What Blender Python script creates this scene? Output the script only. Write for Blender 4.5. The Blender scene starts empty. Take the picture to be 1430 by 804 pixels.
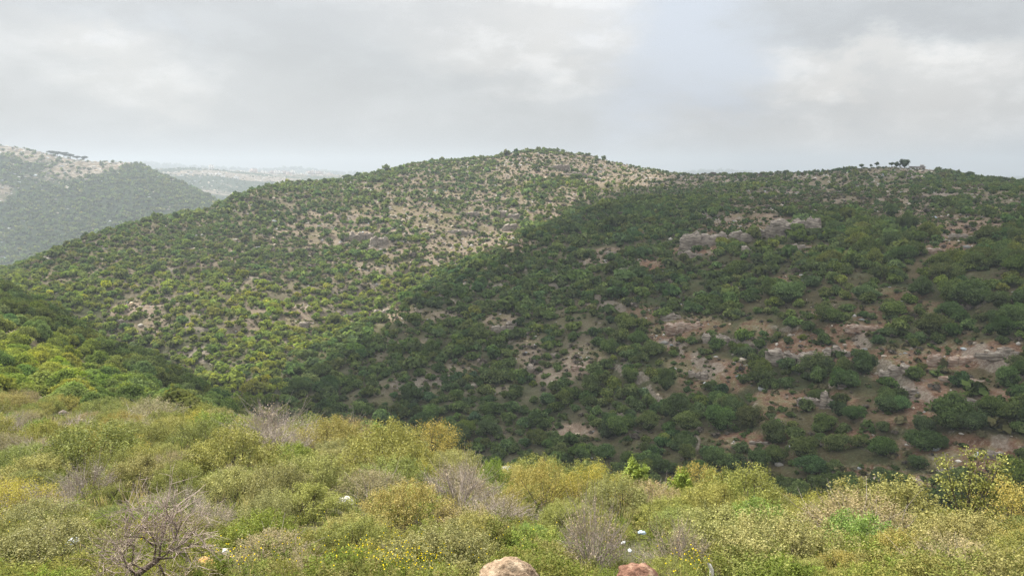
import bpy, math, random
import numpy as np
from mathutils import Vector, Euler
C = bpy.context.scene.collection
S = bpy.context.scene
PI = math.pi
# ------------------------------------------------------------------ camera
FPX, HOR = 1080.0, 232.0                       # focal length in photo pixels, row of the horizon
PITCH = math.atan((402 - HOR) / FPX)
cam = bpy.data.objects.new('camera', bpy.data.cameras.new('camera')); C.objects.link(cam)
cam.data.sensor_width = 36; cam.data.lens = 36 * FPX / 1430
cam.data.clip_start = 0.1; cam.data.clip_end = 30000
cam.location = (0, 0, 0); cam.rotation_euler = (PI / 2 - PITCH, 0, 0)
S.camera = cam
# ------------------------------------------------------------------ light
SUN_AZ, SUN_EL = math.radians(-52), math.radians(54)      # azimuth from +Y towards +X
SUN_DIR = Vector((math.sin(SUN_AZ) * math.cos(SUN_EL), math.cos(SUN_AZ) * math.cos(SUN_EL), math.sin(SUN_EL)))
sun = bpy.data.objects.new('sun', bpy.data.lights.new('sun', 'SUN')); C.objects.link(sun)
sun.data.energy = 5.0; sun.data.angle = math.radians(0.7); sun.data.color = (1.0, 0.955, 0.88)
sun.rotation_euler = (-SUN_DIR).to_track_quat('-Z', 'Y').to_euler()
S.view_settings.view_transform = 'Standard'; S.view_settings.look = 'None'
S.view_settings.exposure = 1.12; S.view_settings.gamma = 1.0; S.view_settings.use_curve_mapping = False
S.render.engine = 'CYCLES'
cy = S.cycles
cy.max_bounces = 5; cy.diffuse_bounces = 3; cy.glossy_bounces = 1; cy.transmission_bounces = 2
cy.volume_bounces = 0; cy.transparent_max_bounces = 4; cy.sample_clamp_indirect = 4.0
cy.use_denoising = True; cy.denoising_prefilter = 'NONE'
cy.caustics_reflective = False; cy.caustics_refractive = False
try: cy.denoiser = 'OPENIMAGEDENOISE'
except Exception: pass

def pix_dir(px, py):
    a, b = px - 715.0, 402.0 - py
    v = Vector((a, FPX * math.cos(PITCH) + b * math.sin(PITCH), -FPX * math.sin(PITCH) + b * math.cos(PITCH)))
    return v.normalized()
def ut(px, py):
    d = pix_dir(px, py); return d.x / d.y, d.z / d.y
def project(x, y, z):
    cp, sp = math.cos(PITCH), math.sin(PITCH)
    zc = y * cp - z * sp; yc = y * sp + z * cp
    return 715 + FPX * x / zc, 402 - FPX * yc / zc

SKY_K = 0.1
def build_world():
    w = bpy.data.worlds.new('World'); S.world = w; w.use_nodes = True
    nt = w.node_tree; nt.nodes.clear(); N = nt.nodes.new; L = nt.links.new
    out = N('ShaderNodeOutputWorld'); bg = N('ShaderNodeBackground'); bg.inputs['Strength'].default_value = SKY_K
    sky = N('ShaderNodeTexSky'); sky.sky_type = 'NISHITA'; sky.sun_disc = False
    sky.sun_elevation = SUN_EL; sky.sun_rotation = SUN_AZ; sky.dust_density = 4.0; sky.air_density = 1.2
    tc = N('ShaderNodeTexCoord')
    def math_(op, a, b=None, c=None, clamp=False):
        n = N('ShaderNodeMath'); n.operation = op; n.use_clamp = clamp
        for i, v in enumerate((a, b, c)):
            if v is None: continue
            if isinstance(v, (int, float)): n.inputs[i].default_value = v
            else: L(v, n.inputs[i])
        return n.outputs[0]
    def noise(vec, scale, detail, rough=0.55):
        n = N('ShaderNodeTexNoise'); n.inputs['Scale'].default_value = scale; n.inputs['Detail'].default_value = detail
        n.inputs['Roughness'].default_value = rough; L(vec, n.inputs['Vector']); return n
    # squash the direction so that the cloud texture is wider than tall
    mp = N('ShaderNodeMapping'); mp.inputs['Scale'].default_value = (1, 1, 2.2); L(tc.outputs['Generated'], mp.inputs['Vector'])
    nz = noise(mp.outputs[0], 5.5, 9, 0.62)
    sub = N('ShaderNodeVectorMath'); sub.operation = 'SUBTRACT'; L(nz.outputs['Color'], sub.inputs[0]); sub.inputs[1].default_value = (.5, .5, .5)
    scl = N('ShaderNodeVectorMath'); scl.operation = 'SCALE'; L(sub.outputs[0], scl.inputs[0]); scl.inputs['Scale'].default_value = 0.24
    add = N('ShaderNodeVectorMath'); add.operation = 'ADD'; L(tc.outputs['Generated'], add.inputs[0]); L(scl.outputs[0], add.inputs[1])
    def blob(px, py, rx, ry, amt):
        d = pix_dir(px, py); u = Vector((0, 0, 1)); r = d.cross(u).normalized(); u = r.cross(d)
        def dot(v):
            n = N('ShaderNodeVectorMath'); n.operation = 'DOT_PRODUCT'; L(add.outputs[0], n.inputs[0]); n.inputs[1].default_value = v; return n.outputs['Value']
        a = math_('MULTIPLY', dot(r), FPX / rx); b = math_('SUBTRACT', dot(u), 0.0); b = math_('MULTIPLY', b, FPX / ry)
        q = math_('ADD', math_('MULTIPLY', a, a), math_('MULTIPLY', b, b))
        e = math_('POWER', 2.718, math_('MULTIPLY', q, -1.0))
        front = math_('GREATER_THAN', dot(d), 0.3)
        return math_('MULTIPLY', math_('MULTIPLY', e, front), amt)
    def total(lst):
        acc = None
        for b in lst:
            v = blob(*b); acc = v if acc is None else math_('ADD', acc, v)
        return acc
    bright = total([(125, 58, 80, 26, .075), (235, 112, 85, 26, .07), (60, 90, 120, 40, .02), (655, 62, 95, 36, .075), (800, 35, 100, 50, .095), (850, 60, 45, 34, .06), (690, -20, 170, 50, .06), (825, 106, 60, 15, .055), (720, 126, 75, 16, .045),
                    (1048, 78, 40, 30, .06), (1135, 84, 90, 30, .085), (1260, 96, 130, 30, .075), (1390, 90, 90, 44, .065), (985, 148, 40, 14, .04), (1310, 172, 210, 46, .085), (1100, 190, 160, 50, .06),
                    (400, 66, 190, 40, -.022), (520, 100, 150, 40, -.018), (1290, 20, 170, 24, -.05), (1180, 122, 120, 14, -.03), (40, 190, 240, 50, -.02), (600, 200, 300, 50, .012)])
    gap = total([(975, 10, 135, 55, .85), (930, 90, 95, 60, .7), (905, 165, 70, 50, .5), (1000, 110, 50, 40, .35), (40, 20, 90, 26, .35), (230, 34, 70, 16, .3)])
    nfine = noise(mp.outputs[0], 9.0, 7, 0.6)
    fine = math_('MULTIPLY', math_('SUBTRACT', nfine.outputs['Fac'], .5), .05)
    sep = N('ShaderNodeSeparateXYZ'); L(tc.outputs['Generated'], sep.inputs[0])
    mr = N('ShaderNodeMapRange'); mr.interpolation_type = 'SMOOTHSTEP'; L(sep.outputs['Z'], mr.inputs['Value'])
    mr.inputs['From Min'].default_value = .22; mr.inputs['From Max'].default_value = .55
    mr.inputs['To Min'].default_value = 0.320; mr.inputs['To Max'].default_value = 0.96
    lum = math_('ADD', math_('ADD', mr.outputs[0], math_('MULTIPLY', bright, .62)), fine)
    puff = N('ShaderNodeMapRange'); puff.interpolation_type = 'SMOOTHSTEP'; L(nfine.outputs['Fac'], puff.inputs['Value']); puff.inputs['From Min'].default_value = .47; puff.inputs['From Max'].default_value = .62
    lum = math_('ADD', lum, math_('MULTIPLY', puff.outputs[0], math_('ADD', math_('MULTIPLY', bright, .4, clamp=True), .010)))
    lum = math_('MULTIPLY', lum, 1.0 / SKY_K)
    cl = N('ShaderNodeMix'); cl.data_type = 'RGBA'; cl.inputs['A'].default_value = (.955, .985, 1.01, 1); cl.inputs['B'].default_value = (1.015, 1.0, .975, 1)
    L(math_('MULTIPLY', bright, 7.0, clamp=True), cl.inputs['Factor'])
    cc = N('ShaderNodeVectorMath'); cc.operation = 'SCALE'; L(cl.outputs['Result'], cc.inputs[0]); L(lum, cc.inputs['Scale'])
    bl = N('ShaderNodeMix'); bl.data_type = 'RGBA'; bl.inputs['B'].default_value = (.352 / SKY_K, .378 / SKY_K, .418 / SKY_K, 1)
    gs = N('ShaderNodeMapRange'); gs.interpolation_type = 'SMOOTHSTEP'; gs.inputs['From Min'].default_value = .0; gs.inputs['From Max'].default_value = 1.15
    L(math_('ADD', gap, math_('MULTIPLY', math_('SUBTRACT', nfine.outputs['Fac'], .5), .7)), gs.inputs['Value']); L(gs.outputs[0], bl.inputs['Factor']); L(cc.outputs[0], bl.inputs['A'])
    mx = N('ShaderNodeMix'); mx.data_type = 'RGBA'; mx.inputs['Factor'].default_value = .93
    L(sky.outputs[0], mx.inputs['A']); L(bl.outputs['Result'], mx.inputs['B'])
    L(mx.outputs['Result'], bg.inputs['Color']); L(bg.outputs[0], out.inputs['Surface'])
build_world()

# ------------------------------------------------------------------ helpers
def tag(o, label=None, cat=None, group=None, kind=None):
    if label: o['label'] = label
    if cat: o['category'] = cat
    if group: o['group'] = group
    if kind: o['kind'] = kind
    return o
def mesh_np(name, V, F, mat=None, smooth=False, tone=None, col=None, mats=None, midx=None):
    """V (n,3); F (m,k) with one k, or a list of such arrays"""
    me = bpy.data.meshes.new(name)
    Fs = F if isinstance(F, list) else [F]
    Fs = [f for f in Fs if len(f)]
    V = np.asarray(V, np.float32)
    me.vertices.add(len(V)); me.vertices.foreach_set('co', V.ravel())
    loops = np.concatenate([f.ravel() for f in Fs]).astype(np.int32)
    tot = np.concatenate([np.full(len(f), f.shape[1], np.int32) for f in Fs])
    start = np.concatenate([[0], np.cumsum(tot)[:-1]]).astype(np.int32)
    me.loops.add(len(loops)); me.loops.foreach_set('vertex_index', loops)
    me.polygons.add(len(tot)); me.polygons.foreach_set('loop_start', start); me.polygons.foreach_set('loop_total', tot)
    if smooth: me.polygons.foreach_set('use_smooth', np.ones(len(tot), bool))
    if tone is not None:
        a = me.attributes.new('tone', 'FLOAT', 'POINT'); a.data.foreach_set('value', np.asarray(tone, np.float32))
    if col is not None:
        a = me.attributes.new('col', 'FLOAT_COLOR', 'POINT'); c4 = np.ones((len(V), 4), np.float32); c4[:, :3] = col; a.data.foreach_set('color', c4.ravel())
    for m in (mats or ([mat] if mat else [])): me.materials.append(m)
    if midx is not None: me.polygons.foreach_set('material_index', np.asarray(midx, np.int32))
    me.update(calc_edges=True)
    return me
def link(name, me, parent=None, loc=(0, 0, 0), rz=0.0, sc=None):
    o = bpy.data.objects.new(name, me); C.objects.link(o)
    if parent is not None: o.parent = parent
    o.location = loc; o.rotation_euler = (0, 0, rz)
    if sc is not None: o.scale = (sc, sc, sc) if isinstance(sc, (int, float)) else sc
    return o

_T = np.random.default_rng(7).random((256, 256))
def vnoise(x, y):
    x = np.asarray(x, float); y = np.asarray(y, float)
    xi = np.floor(x).astype(int); yi = np.floor(y).astype(int); fx = x - xi; fy = y - yi
    fx = fx * fx * (3 - 2 * fx); fy = fy * fy * (3 - 2 * fy)
    g = lambda a, b: _T[a & 255, b & 255]
    return (g(xi, yi) * (1 - fx) + g(xi + 1, yi) * fx) * (1 - fy) + (g(xi, yi + 1) * (1 - fx) + g(xi + 1, yi + 1) * fx) * fy
def fbm(x, y, o=4, seed=0):
    s = 0; a = .5; n = 0
    for i in range(o):
        s = s + a * vnoise(x * 2 ** i + 17.3 * i + seed * 3.7, y * 2 ** i + 9.1 * i - seed * 5.3); n += a; a *= .5
    return s / n
def sst(a, b, x):
    t = np.clip((x - a) / (b - a), 0, 1); return t * t * (3 - 2 * t)

# materials
def new_mat(name):
    m = bpy.data.materials.new(name); m.use_nodes = True; nt = m.node_tree; nt.nodes.clear()
    return m, nt, nt.nodes.new, nt.links.new
def leaf_mat(name, source, transl=0.35, gloss=0.0, lo=.42, hi=1.75):
    """colour from the object's own colour ('OBJ') or from the attribute col; the attribute tone varies it leaf by leaf"""
    m, nt, N, L = new_mat(name)
    out = N('ShaderNodeOutputMaterial')
    if source == 'OBJ': base = N('ShaderNodeObjectInfo').outputs['Color']
    else:
        a = N('ShaderNodeAttribute'); a.attribute_name = 'col'; base = a.outputs['Color']
    t = N('ShaderNodeAttribute'); t.attribute_name = 'tone'
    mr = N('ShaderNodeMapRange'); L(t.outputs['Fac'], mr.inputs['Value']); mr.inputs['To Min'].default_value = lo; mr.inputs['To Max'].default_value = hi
    v = N('ShaderNodeVectorMath'); v.operation = 'SCALE'; L(base, v.inputs[0]); L(mr.outputs[0], v.inputs['Scale'])
    # lighter leaves are yellower
    hs = N('ShaderNodeHueSaturation'); L(v.outputs[0], hs.inputs['Color'])
    h = N('ShaderNodeMapRange'); L(t.outputs['Fac'], h.inputs['Value']); h.inputs['To Min'].default_value = .52; h.inputs['To Max'].default_value = .492; L(h.outputs[0], hs.inputs['Hue'])
    d = N('ShaderNodeBsdfDiffuse'); L(hs.outputs[0], d.inputs['Color'])
    tr = N('ShaderNodeBsdfTranslucent'); hs2 = N('ShaderNodeHueSaturation'); hs2.inputs['Saturation'].default_value = 1.12; hs2.inputs['Value'].default_value = 1.3; hs2.inputs['Hue'].default_value = .497
    L(hs.outputs[0], hs2.inputs['Color']); L(hs2.outputs[0], tr.inputs['Color'])
    mx = N('ShaderNodeMixShader'); mx.inputs[0].default_value = transl; L(d.outputs[0], mx.inputs[1]); L(tr.outputs[0], mx.inputs[2])
    last = mx.outputs[0]
    if gloss > 0:
        g = N('ShaderNodeBsdfGlossy'); g.inputs['Roughness'].default_value = .45; g.inputs['Color'].default_value = (.9, .9, .85, 1)
        m2 = N('ShaderNodeMixShader'); m2.inputs[0].default_value = gloss; L(last, m2.inputs[1]); L(g.outputs[0], m2.inputs[2]); last = m2.outputs[0]
    L(last, out.inputs['Surface'])
    return m
def rough_mat(name, c1, c2, scale=3.0, rough=.9, bump=0.3, c3=None, stretch=None, objcol=False):
    m, nt, N, L = new_mat(name)
    out = N('ShaderNodeOutputMaterial'); p = N('ShaderNodeBsdfPrincipled'); L(p.outputs[0], out.inputs['Surface'])
    p.inputs['Roughness'].default_value = rough
    if 'Specular IOR Level' in p.inputs: p.inputs['Specular IOR Level'].default_value = .2
    tc = N('ShaderNodeTexCoord'); vec = tc.outputs['Object']
    if stretch:
        mp = N('ShaderNodeMapping'); mp.inputs['Scale'].default_value = stretch; L(vec, mp.inputs['Vector']); vec = mp.outputs[0]
    n = N('ShaderNodeTexNoise'); n.inputs['Scale'].default_value = scale; n.inputs['Detail'].default_value = 8; n.inputs['Roughness'].default_value = .65; L(vec, n.inputs['Vector'])
    r = N('ShaderNodeValToRGB'); L(n.outputs['Fac'], r.inputs[0])
    r.color_ramp.elements[0].position = .35; r.color_ramp.elements[0].color = (*c1, 1); r.color_ramp.elements[1].position = .62; r.color_ramp.elements[1].color = (*c2, 1)
    if c3:
        e = r.color_ramp.elements.new(.5); e.color = (*c3, 1)
    L(r.outputs[0], p.inputs['Base Color'])
    if bump:
        b = N('ShaderNodeBump'); b.inputs['Strength'].default_value = bump; b.inputs['Distance'].default_value = .1; L(n.outputs['Fac'], b.inputs['Height']); L(b.outputs[0], p.inputs['Normal'])
    return m
M_TREE = leaf_mat('oak_leaves', 'OBJ', .36)
M_WOOD = leaf_mat('far_leaves', 'ATTR', .36)
M_SHRUB = leaf_mat('shrub_leaves', 'OBJ', .24, .008, .18, 1.85)
M_GRASS = leaf_mat('grass_blades', 'ATTR', .32, 0, .28, 1.75)
M_BARK = rough_mat('bark', (.045, .035, .028), (.13, .105, .085), 9, .95, .5)
M_TWIG = rough_mat('grey_twig', (.19, .155, .13), (.38, .32, .275), 14, .95, .3)
M_DEAD = rough_mat('dead_wood', (.06, .042, .034), (.20, .155, .125), 14, .95, .4)
M_LIME = rough_mat('limestone', (.065, .052, .043), (.34, .295, .24), 1.0, .95, .8, c3=(.20, .165, .132), stretch=(.55, .55, 3.6))
M_RED = rough_mat('rusty_limestone', (.14, .075, .045), (.40, .33, .27), 1.1, .95, .8, c3=(.27, .19, .14), stretch=(.6, .6, 3.2))
M_STONE = leaf_mat('loose_stone', 'ATTR', 0.0)

# ------------------------------------------------------------------ terrain, measured as ridge and valley lines
# each line: points (column, row, distance) as seen along the photograph, or ('z', column, height, distance)
LN = {}
LN['near'] = [('z', -500, -1.75, 2.0), ('z', 1900, -1.75, 2.0)]
LN['bank'] = [(-500, 815, 10), (1900, 815, 9)]
LN['edge'] = [(-400, 545, 60), (0, 575, 48), (200, 592, 42), (330, 610, 38), (430, 625, 35), (560, 640, 33), (700, 688, 30), (850, 700, 27), (1000, 712, 25), (1200, 745, 22), (1430, 765, 21), (1830, 790, 20)]
LN['dip'] = [(-400, 500, 90), (0, 530, 72), (150, 565, 68), (250, 600, 66), (330, 650, 62), ('z', 430, -36, 58), ('z', 560, -40, 60), ('z', 850, -37, 52), ('z', 1200, -30, 42), ('z', 1430, -27, 40), ('z', 1830, -25, 38)]
LN['spur'] = [(-400, 300, 220), (0, 402, 170), (60, 430, 165), (130, 470, 155), (200, 508, 145), (280, 550, 135), (330, 587, 125), ('z', 430, -58, 115), ('z', 560, -60, 105), ('z', 850, -52, 80), ('z', 1200, -42, 62), ('z', 1430, -38, 56), ('z', 1830, -36, 54)]
LN['stream'] = [('z', -400, -90, 300), ('z', 0, -84, 255), ('z', 200, -80, 205), ('z', 330, -74, 175), ('z', 430, -71, 160), ('z', 560, -69, 137), ('z', 700, -66, 120), ('z', 850, -62, 107), ('z', 1000, -58, 96), ('z', 1200, -52, 83), ('z', 1430, -46, 72), ('z', 1830, -42, 68)]
LN['low'] = [(-400, 470, 340), (0, 399, 300), (200, 500, 255), (330, 558, 205), (430, 590, 186), (600, 632, 165), (750, 655, 150), (850, 652, 140), (1050, 657, 124), (1200, 662, 112), (1430, 700, 95), (1830, 730, 88)]
LN['slope_a'] = [(-400, 466, 346), (0, 396, 305), (200, 484, 263), (330, 545, 214), (430, 552, 204), (600, 540, 200), (750, 540, 190), (850, 520, 185), (1050, 500, 175), (1200, 500, 150), (1430, 550, 120), (1830, 590, 110)]
LN['slope_b'] = [(-400, 462, 352), (0, 393, 310), (200, 465, 272), (330, 525, 226), (430, 531, 217), (600, 470, 240), (750, 450, 235), (850, 430, 230), (1050, 400, 220), (1200, 400, 190), (1430, 430, 150), (1830, 470, 140)]
LN['slope_c'] = [(-400, 458, 358), (0, 390, 315), (200, 445, 283), (330, 505, 238), (430, 516, 228), (600, 420, 275), (750, 350, 320), (850, 340, 310), (1050, 330, 268), (1200, 330, 245), (1430, 340, 200), (1830, 370, 190)]
LN['crest_r'] = [(-400, 454, 364), (0, 387, 320), (200, 430, 292), (330, 490, 248), (430, 506, 238), (600, 402, 300), (750, 322, 370), (850, 288, 430), (960, 272, 440), (1050, 298, 305), (1200, 284, 340), (1430, 292, 262), (1830, 310, 250)]
LN['gully'] = [(-400, 452, 369), (0, 385, 324), (200, 420, 300), (330, 476, 258), (430, 503, 247), (600, 404, 330), (750, 325, 408), (850, 290, 480), (960, 266, 520), (1050, 272, 420), (1200, 272, 390), (1430, 280, 290), (1830, 300, 275)]
LN['hill'] = [(-400, 448, 380), (0, 382, 335), (200, 362, 350), (330, 352, 370), (430, 380, 352), (600, 300, 450), (750, 255, 580), (850, 255, 620), (960, 254, 640), (1050, 258, 530), (1200, 256, 470), (1430, 262, 350), (1830, 285, 320)]
LN['crest'] = [(-400, 445, 390), (0, 381, 345), (97, 344, 370), (200, 313, 420), (292, 296, 460), (366, 259, 520), (430, 254, 550), (480, 251, 580), (534, 241, 610), (594, 228, 640), (681, 222, 690), (742, 210, 720), (782, 212, 740), (836, 222, 770), (876, 233, 780), (960, 244, 780), (1050, 245, 700), (1151, 240, 620), (1210, 234, 600), (1255, 236, 590), (1310, 241, 560), (1353, 248, 480), (1430, 253, 420), (1830, 268, 350)]
LN['back'] = [('z', -400, -150, 800), ('z', 0, -150, 800), ('z', 400, -140, 800), ('z', 600, -60, 830), ('z', 750, -50, 900), ('z', 900, -55, 960), ('z', 1150, -60, 850), ('z', 1430, -60, 700), ('z', 1830, -60, 650)]
LN['ridge_foot'] = [(-400, 372, 980), (0, 372, 980), (200, 365, 980), (330, 362, 980), (600, 352, 1010), (900, 300, 1100), (1200, 300, 1100), (1830, 300, 1100)]
LN['ridge'] = [(-400, 190, 1500), (-100, 199, 1480), (0, 204, 1450), (60, 216, 1400), (80, 220, 1390), (117, 224, 1350), (168, 226, 1320), (201, 232, 1300), (222, 244, 1290), (270, 266, 1270), (330, 294, 1250), (400, 330, 1230), (600, 345, 1240), (900, 280, 1250), (1830, 280, 1250)]
LN['behind'] = [('z', -400, 10, 1750), ('z', 60, -10, 1700), (201, 246, 1600), (222, 262, 1600), (270, 284, 1600), (330, 300, 1600), (400, 310, 1600), (600, 310, 1600), (900, 290, 1700), (1830, 290, 1700)]
LN['village'] = [(-400, 236, 2600), (0, 236, 2600), (200, 237, 2600), (222, 238, 2600), (250, 236, 2600), (300, 237, 2600), (350, 241, 2650), (400, 244, 2700), (470, 246, 2800), (600, 252, 2800), (900, 252, 2800), (1830, 252, 2800)]
LN['vale'] = [('z', -400, -80, 3400), ('z', 1900, -100, 3400)]
LN['blue'] = [(-400, 231, 5600), (150, 229, 5600), (222, 230, 5600), (260, 233, 5600), (300, 237, 5600), (318, 236, 5600), (345, 239, 5600), (372, 239, 5600), (395, 237, 5600), (418, 236, 5600), (440, 239, 5600), (475, 243, 5600), (540, 245, 5600), (900, 246, 5600), (965, 242, 5600), (1000, 239.5, 5600), (1035, 242, 5600), (1110, 246, 5600), (1900, 247, 5600)]
LN['end'] = [('z', -400, -200, 7400), ('z', 1900, -200, 7400)]
KEYS = list(LN)
NU = 860
UU = np.linspace(-1.12, 1.12, NU)
YY = np.concatenate([np.exp(np.linspace(math.log(2.0), math.log(64), 190, endpoint=False)), np.exp(np.linspace(math.log(64), math.log(800), 620, endpoint=False)), np.exp(np.linspace(math.log(800), math.log(7400), 210))])
LY = np.log(YY); NYR = len(YY)
def gsm(a, s):
    k = np.arange(-int(3 * s), int(3 * s) + 1); w = np.exp(-.5 * (k / s) ** 2); w /= w.sum()
    return np.convolve(np.pad(a, len(k) // 2, mode='edge'), w, mode='valid')
KT, KY = [], []
for k in KEYS:
    us, ts, ys = [], [], []
    for p in LN[k]:
        if p[0] == 'z':
            us.append((p[1] - 715) / 1078); ts.append(p[2] / p[3]); ys.append(math.log(p[3]))
        else:
            u, t = ut(p[0], p[1]); us.append(u); ts.append(t); ys.append(math.log(p[2]))
    sg = {'crest': 3, 'ridge': 3, 'village': 4, 'blue': 3}.get(k, 11)
    KT.append(gsm(np.interp(UU, us, ts), sg)); KY.append(gsm(np.interp(UU, us, ys), sg))
KT = np.array(KT).T; KY = np.array(KY).T                      # (NU, K)
for j in range(1, KY.shape[1]): KY[:, j] = np.maximum(KY[:, j], KY[:, j - 1] + .008)
H = np.diff(KY, axis=1); D = np.diff(KT, axis=1) / H
DD = np.zeros_like(KT)
w1 = 2 * H[:, 1:] + H[:, :-1]; w2 = H[:, 1:] + 2 * H[:, :-1]
same = D[:, :-1] * D[:, 1:] > 0
with np.errstate(divide='ignore', invalid='ignore'):
    DD[:, 1:-1] = np.where(same, (w1 + w2) / (w1 / D[:, :-1] + w2 / D[:, 1:]), 0)
DD = np.nan_to_num(DD); DD[:, 0] = D[:, 0]; DD[:, -1] = D[:, -1]
TT = np.zeros((NU, NYR)); KI = np.zeros((NU, NYR))
for i in range(NU):
    k = np.clip(np.searchsorted(KY[i], LY, side='right') - 1, 0, KY.shape[1] - 2)
    h = H[i, k]; s = (LY - KY[i, k]) / h
    TT[i] = (2 * s**3 - 3 * s**2 + 1) * KT[i, k] + (s**3 - 2 * s**2 + s) * h * DD[i, k] + (-2 * s**3 + 3 * s**2) * KT[i, k + 1] + (s**3 - s**2) * h * DD[i, k + 1]
    KI[i] = k + np.clip(s, 0, 1)                              # fractional line index: says which hill a point lies on
GX = UU[:, None] * YY[None, :]; GY = np.broadcast_to(YY[None, :], GX.shape)
Z = TT * GY
ix = {k: i for i, k in enumerate(KEYS)}
mid = sst(ix['edge'], ix['edge'] + 1.0, KI)                   # relief grows once past the near slope
farw = sst(700, 1200, GY)
amp = .12 + mid * 1.0
Z = Z + amp * (fbm(GX / 46, GY / 46, 3, 1) - .5) * 5.0 * mid + amp * (fbm(GX / 9, GY / 9, 3, 2) - .5) * 1.5 + farw * (fbm(GX / 170, GY / 170, 4, 3) - .5) * 16
ledge_w = sst(ix['stream'] + .6, ix['low'], KI) * (1 - sst(ix['crest'], ix['crest'] + .4, KI)) * sst(.42, .62, fbm(GX / 38, GY / 38, 3, 5))
P_ = 4.2; ph = Z / P_ + (fbm(GX / 30, GY / 30, 2, 8)) * 1.6; fr = ph - np.floor(ph)
Z = Z + ledge_w * P_ * .42 * (sst(.62, .92, fr) - fr + .35)
RISER = ledge_w * sst(.62, .72, fr) * (1 - sst(.84, .94, fr)) * sst(.50, .62, fbm(GX / 11, GY / 11, 3, 12))
TT = Z / GY
def grid_at(x, y):
    x = np.asarray(x, float); y = np.asarray(y, float)
    fu = np.clip((x / y - UU[0]) / (UU[1] - UU[0]), 0, NU - 1.001); fy = np.clip(np.interp(np.log(y), LY, np.arange(NYR)), 0, NYR - 1.001)
    i = fu.astype(int); j = fy.astype(int); a = fu - i; b = fy - j
    return i, j, a, b
def bil(G, x, y):
    i, j, a, b = grid_at(x, y)
    return (G[i, j] * (1 - a) + G[i + 1, j] * a) * (1 - b) + (G[i, j + 1] * (1 - a) + G[i + 1, j + 1] * a) * b
def ground_z(x, y): return bil(TT, x, y) * np.asarray(y, float)
TC = TT.copy(); TC[:, :] = (Z + np.where(KI < ix['edge'] + .05, .9, 0) ) / GY
CM = np.maximum.accumulate(TC, axis=1)
def seen(x, y, h):
    """is the top of something h tall at x, y in sight of the camera?"""
    zt = ground_z(x, y) + h
    i, j, a, b = grid_at(x, np.asarray(y) * .985 - .5)
    return zt / y > CM[i, j]
def hit(px, py):
    """where the sight line through a photo pixel first meets the ground"""
    u, t = ut(px, py); i = int(np.clip(round((u - UU[0]) / (UU[1] - UU[0])), 0, NU - 1))
    j = np.nonzero(TT[i] >= t)[0]
    j = int(j[0]) if len(j) else NYR - 1
    y = YY[j]
    if j > 0:
        a0, a1 = TT[i, j - 1] - t, TT[i, j] - t
        if a1 != a0: y = YY[j - 1] + (YY[j] - YY[j - 1]) * float(np.clip(-a0 / (a1 - a0), 0, 1))
    return u * y, y, float(ground_z(u * y, y))

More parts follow.
